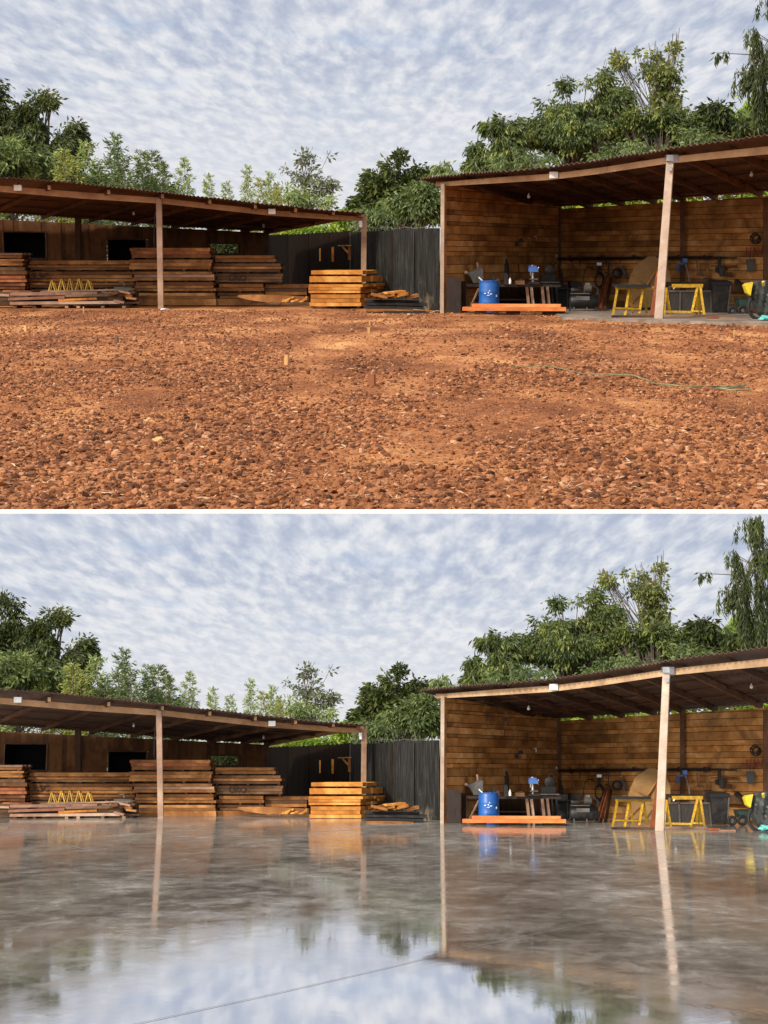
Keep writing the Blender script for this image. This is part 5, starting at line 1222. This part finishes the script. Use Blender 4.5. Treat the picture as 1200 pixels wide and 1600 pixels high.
    for (px, py, tx) in ((257, 484, 'crumpled white paper by the left shed post'), (681, 489, 'torn pale scrap by the corner post'), (640, 494, 'torn pale scrap below the black board pile'), (984, 508, 'white scrap before the pale post')):
        c = gnd(px, py) + Vector((0, 0, .03)); b = MB()
        for k in range(4): b.box(c + Vector((jit(.09), jit(.06), jit(.012))), (random.uniform(.06, .16), .08, .018), rz=jit(1.5), ry=jit(.6))
        tag(V, b.build('paper_scrap', M['plank_grey'] if k and px != 257 else M['white'], None, c), tx, 'scrap', 'litter scraps')
    # hose
    pts = [(800, 578), (830, 576), (862, 577), (895, 584), (940, 590), (990, 593), (1020, 601), (1060, 604), (1110, 603), (1150, 600), (1166, 598), (1150, 603), (1120, 606), (1150, 609), (1181, 607)]
    q = []
    for (a, b_) in zip(pts, pts[1:]):
        for k in range(5): q.append(gnd(lerp(a[0], b_[0], k / 5) + jit(1.5), lerp(a[1], b_[1], k / 5) + jit(.4)) + Vector((0, 0, .028)))
    b = MB(); b.tube(q, .006, .011, 8); tag(V, b.build('garden_hose', M['rope'], None, q[30]), 'green hose trailing across the gravel', 'hose')
    for (px, py, w_, tx, m_) in ((246, 700, 9, 'dry yellow leaf lying among near gravel', 'leaf_yellow'), (635, 690, 10, 'whitish dry leaf at the centre of gravel', 'straw'), (230, 663, 6, 'small dry yellow leaf above the larger one', 'leaf_yellow')):
        c = gnd(px, py) + Vector((0, 0, .06)); s_ = c.y / F; b = MB()
        pr = [(-1, 0), (-.5, .45), (.1, .5), (.7, .4), (1.1, .1), (.5, -.3), (-.3, -.4)]
        b.prism([c + Vector((x__ * w_ * s_, z__ * w_ * .5 * s_ , z__ * w_ * .55 * s_ + .01 * math.sin(x__ * 3))) for x__, z__ in pr], (0, .004, .003)); tag(V, b.build('dry_leaf', M[m_], None, c), tx, 'leaf', 'dry leaves')

def wet_ground(V):
    # poured slab, a real step above the field around it
    b = MB(); z = V.g; ys = [4.5, 12, 20, 30, 40, 47, 52.5]
    rows = [(-60, 60)] * len(ys); vs = []
    for y in ys: vs += [(-60, y, z), (60, y, z)]
    k = len(vs); fs = [(2 * i, 2 * i + 1, 2 * i + 3, 2 * i + 2) for i in range(len(ys) - 1)]
    b._add(vs, fs, .5); o = b.build('floor', M['wet']); setting(V, o)
    b = MB(); b.hexa([(-60, 4.5, -.1), (60, 4.5, -.1), (60, 52.5, -.1), (-60, 52.5, -.1), (-60, 4.5, z - .004), (60, 4.5, z - .004), (60, 52.5, z - .004), (-60, 52.5, z - .004)]); setting(V, b.build('floor_base', M['slab']))
    b = MB(); b._add([(-3000, -200, -.03), (3000, -200, -.03), (3000, 5000, -.03), (-3000, 5000, -.03)], [(0, 1, 2, 3)], .5); setting(V, b.build('ground', M['grassland']))
    def gp(px, py):
        q = P(V, px, py - 800, 1.0); t = (1.5 - z) / (1.5 - q.z); return Vector((q.x * t, t, z + .004))
    for line, w_ in (([(215, 1600), (430, 1553), (600, 1514), (690, 1492), (800, 1467), (900, 1447), (960, 1436), (1090, 1412)], .0055), ([(100, 1320), (150, 1331)], .02), ([(0, 1342), (420, 1306), (560, 1296)], .004), ([(640, 1312), (900, 1330), (1200, 1356)], .004)):
        b = MB()
        pts = [gp(*q) for q in line]
        if line[0][0] == 215: pts.insert(0, pts[0] + (pts[0] - pts[1]).normalized() * 1.5)
        for p0, p1 in zip(pts, pts[1:]):
            d = (p1 - p0).normalized(); s_ = Vector((d.y, -d.x, 0)); wa = w_ * 1.0
            b._add([p0 - s_ * wa, p1 - s_ * wa, p1 + s_ * wa, p0 + s_ * wa], [(0, 1, 2, 3)], .5)
        setting(V, b.build('floor_joint', M['jointm']))
M['jointm'] = mat('saw_cut', (.22, .20, .18), .6, var=.3, scale=5)

# ------------------------------------------------------------------ build both yards
for V in (VA, VB):
    random.seed(101); left_shed(V)
    random.seed(102); right_shed(V)
    random.seed(103); fence(V)
    random.seed(104); lumber(V)
    random.seed(105); workshop(V)
    random.seed(106); vegetation(V)
    random.seed(107)
    (gravel_ground if V is VA else wet_ground)(V)
    bpy.context.view_layer.update()
    for o in V.tops:
        if o.parent is None and V is VA: o.matrix_world = V.M @ o.matrix_world
for o in bpy.data.objects:
    for k in ('_o', '_r'):
        if k in o: del o[k]
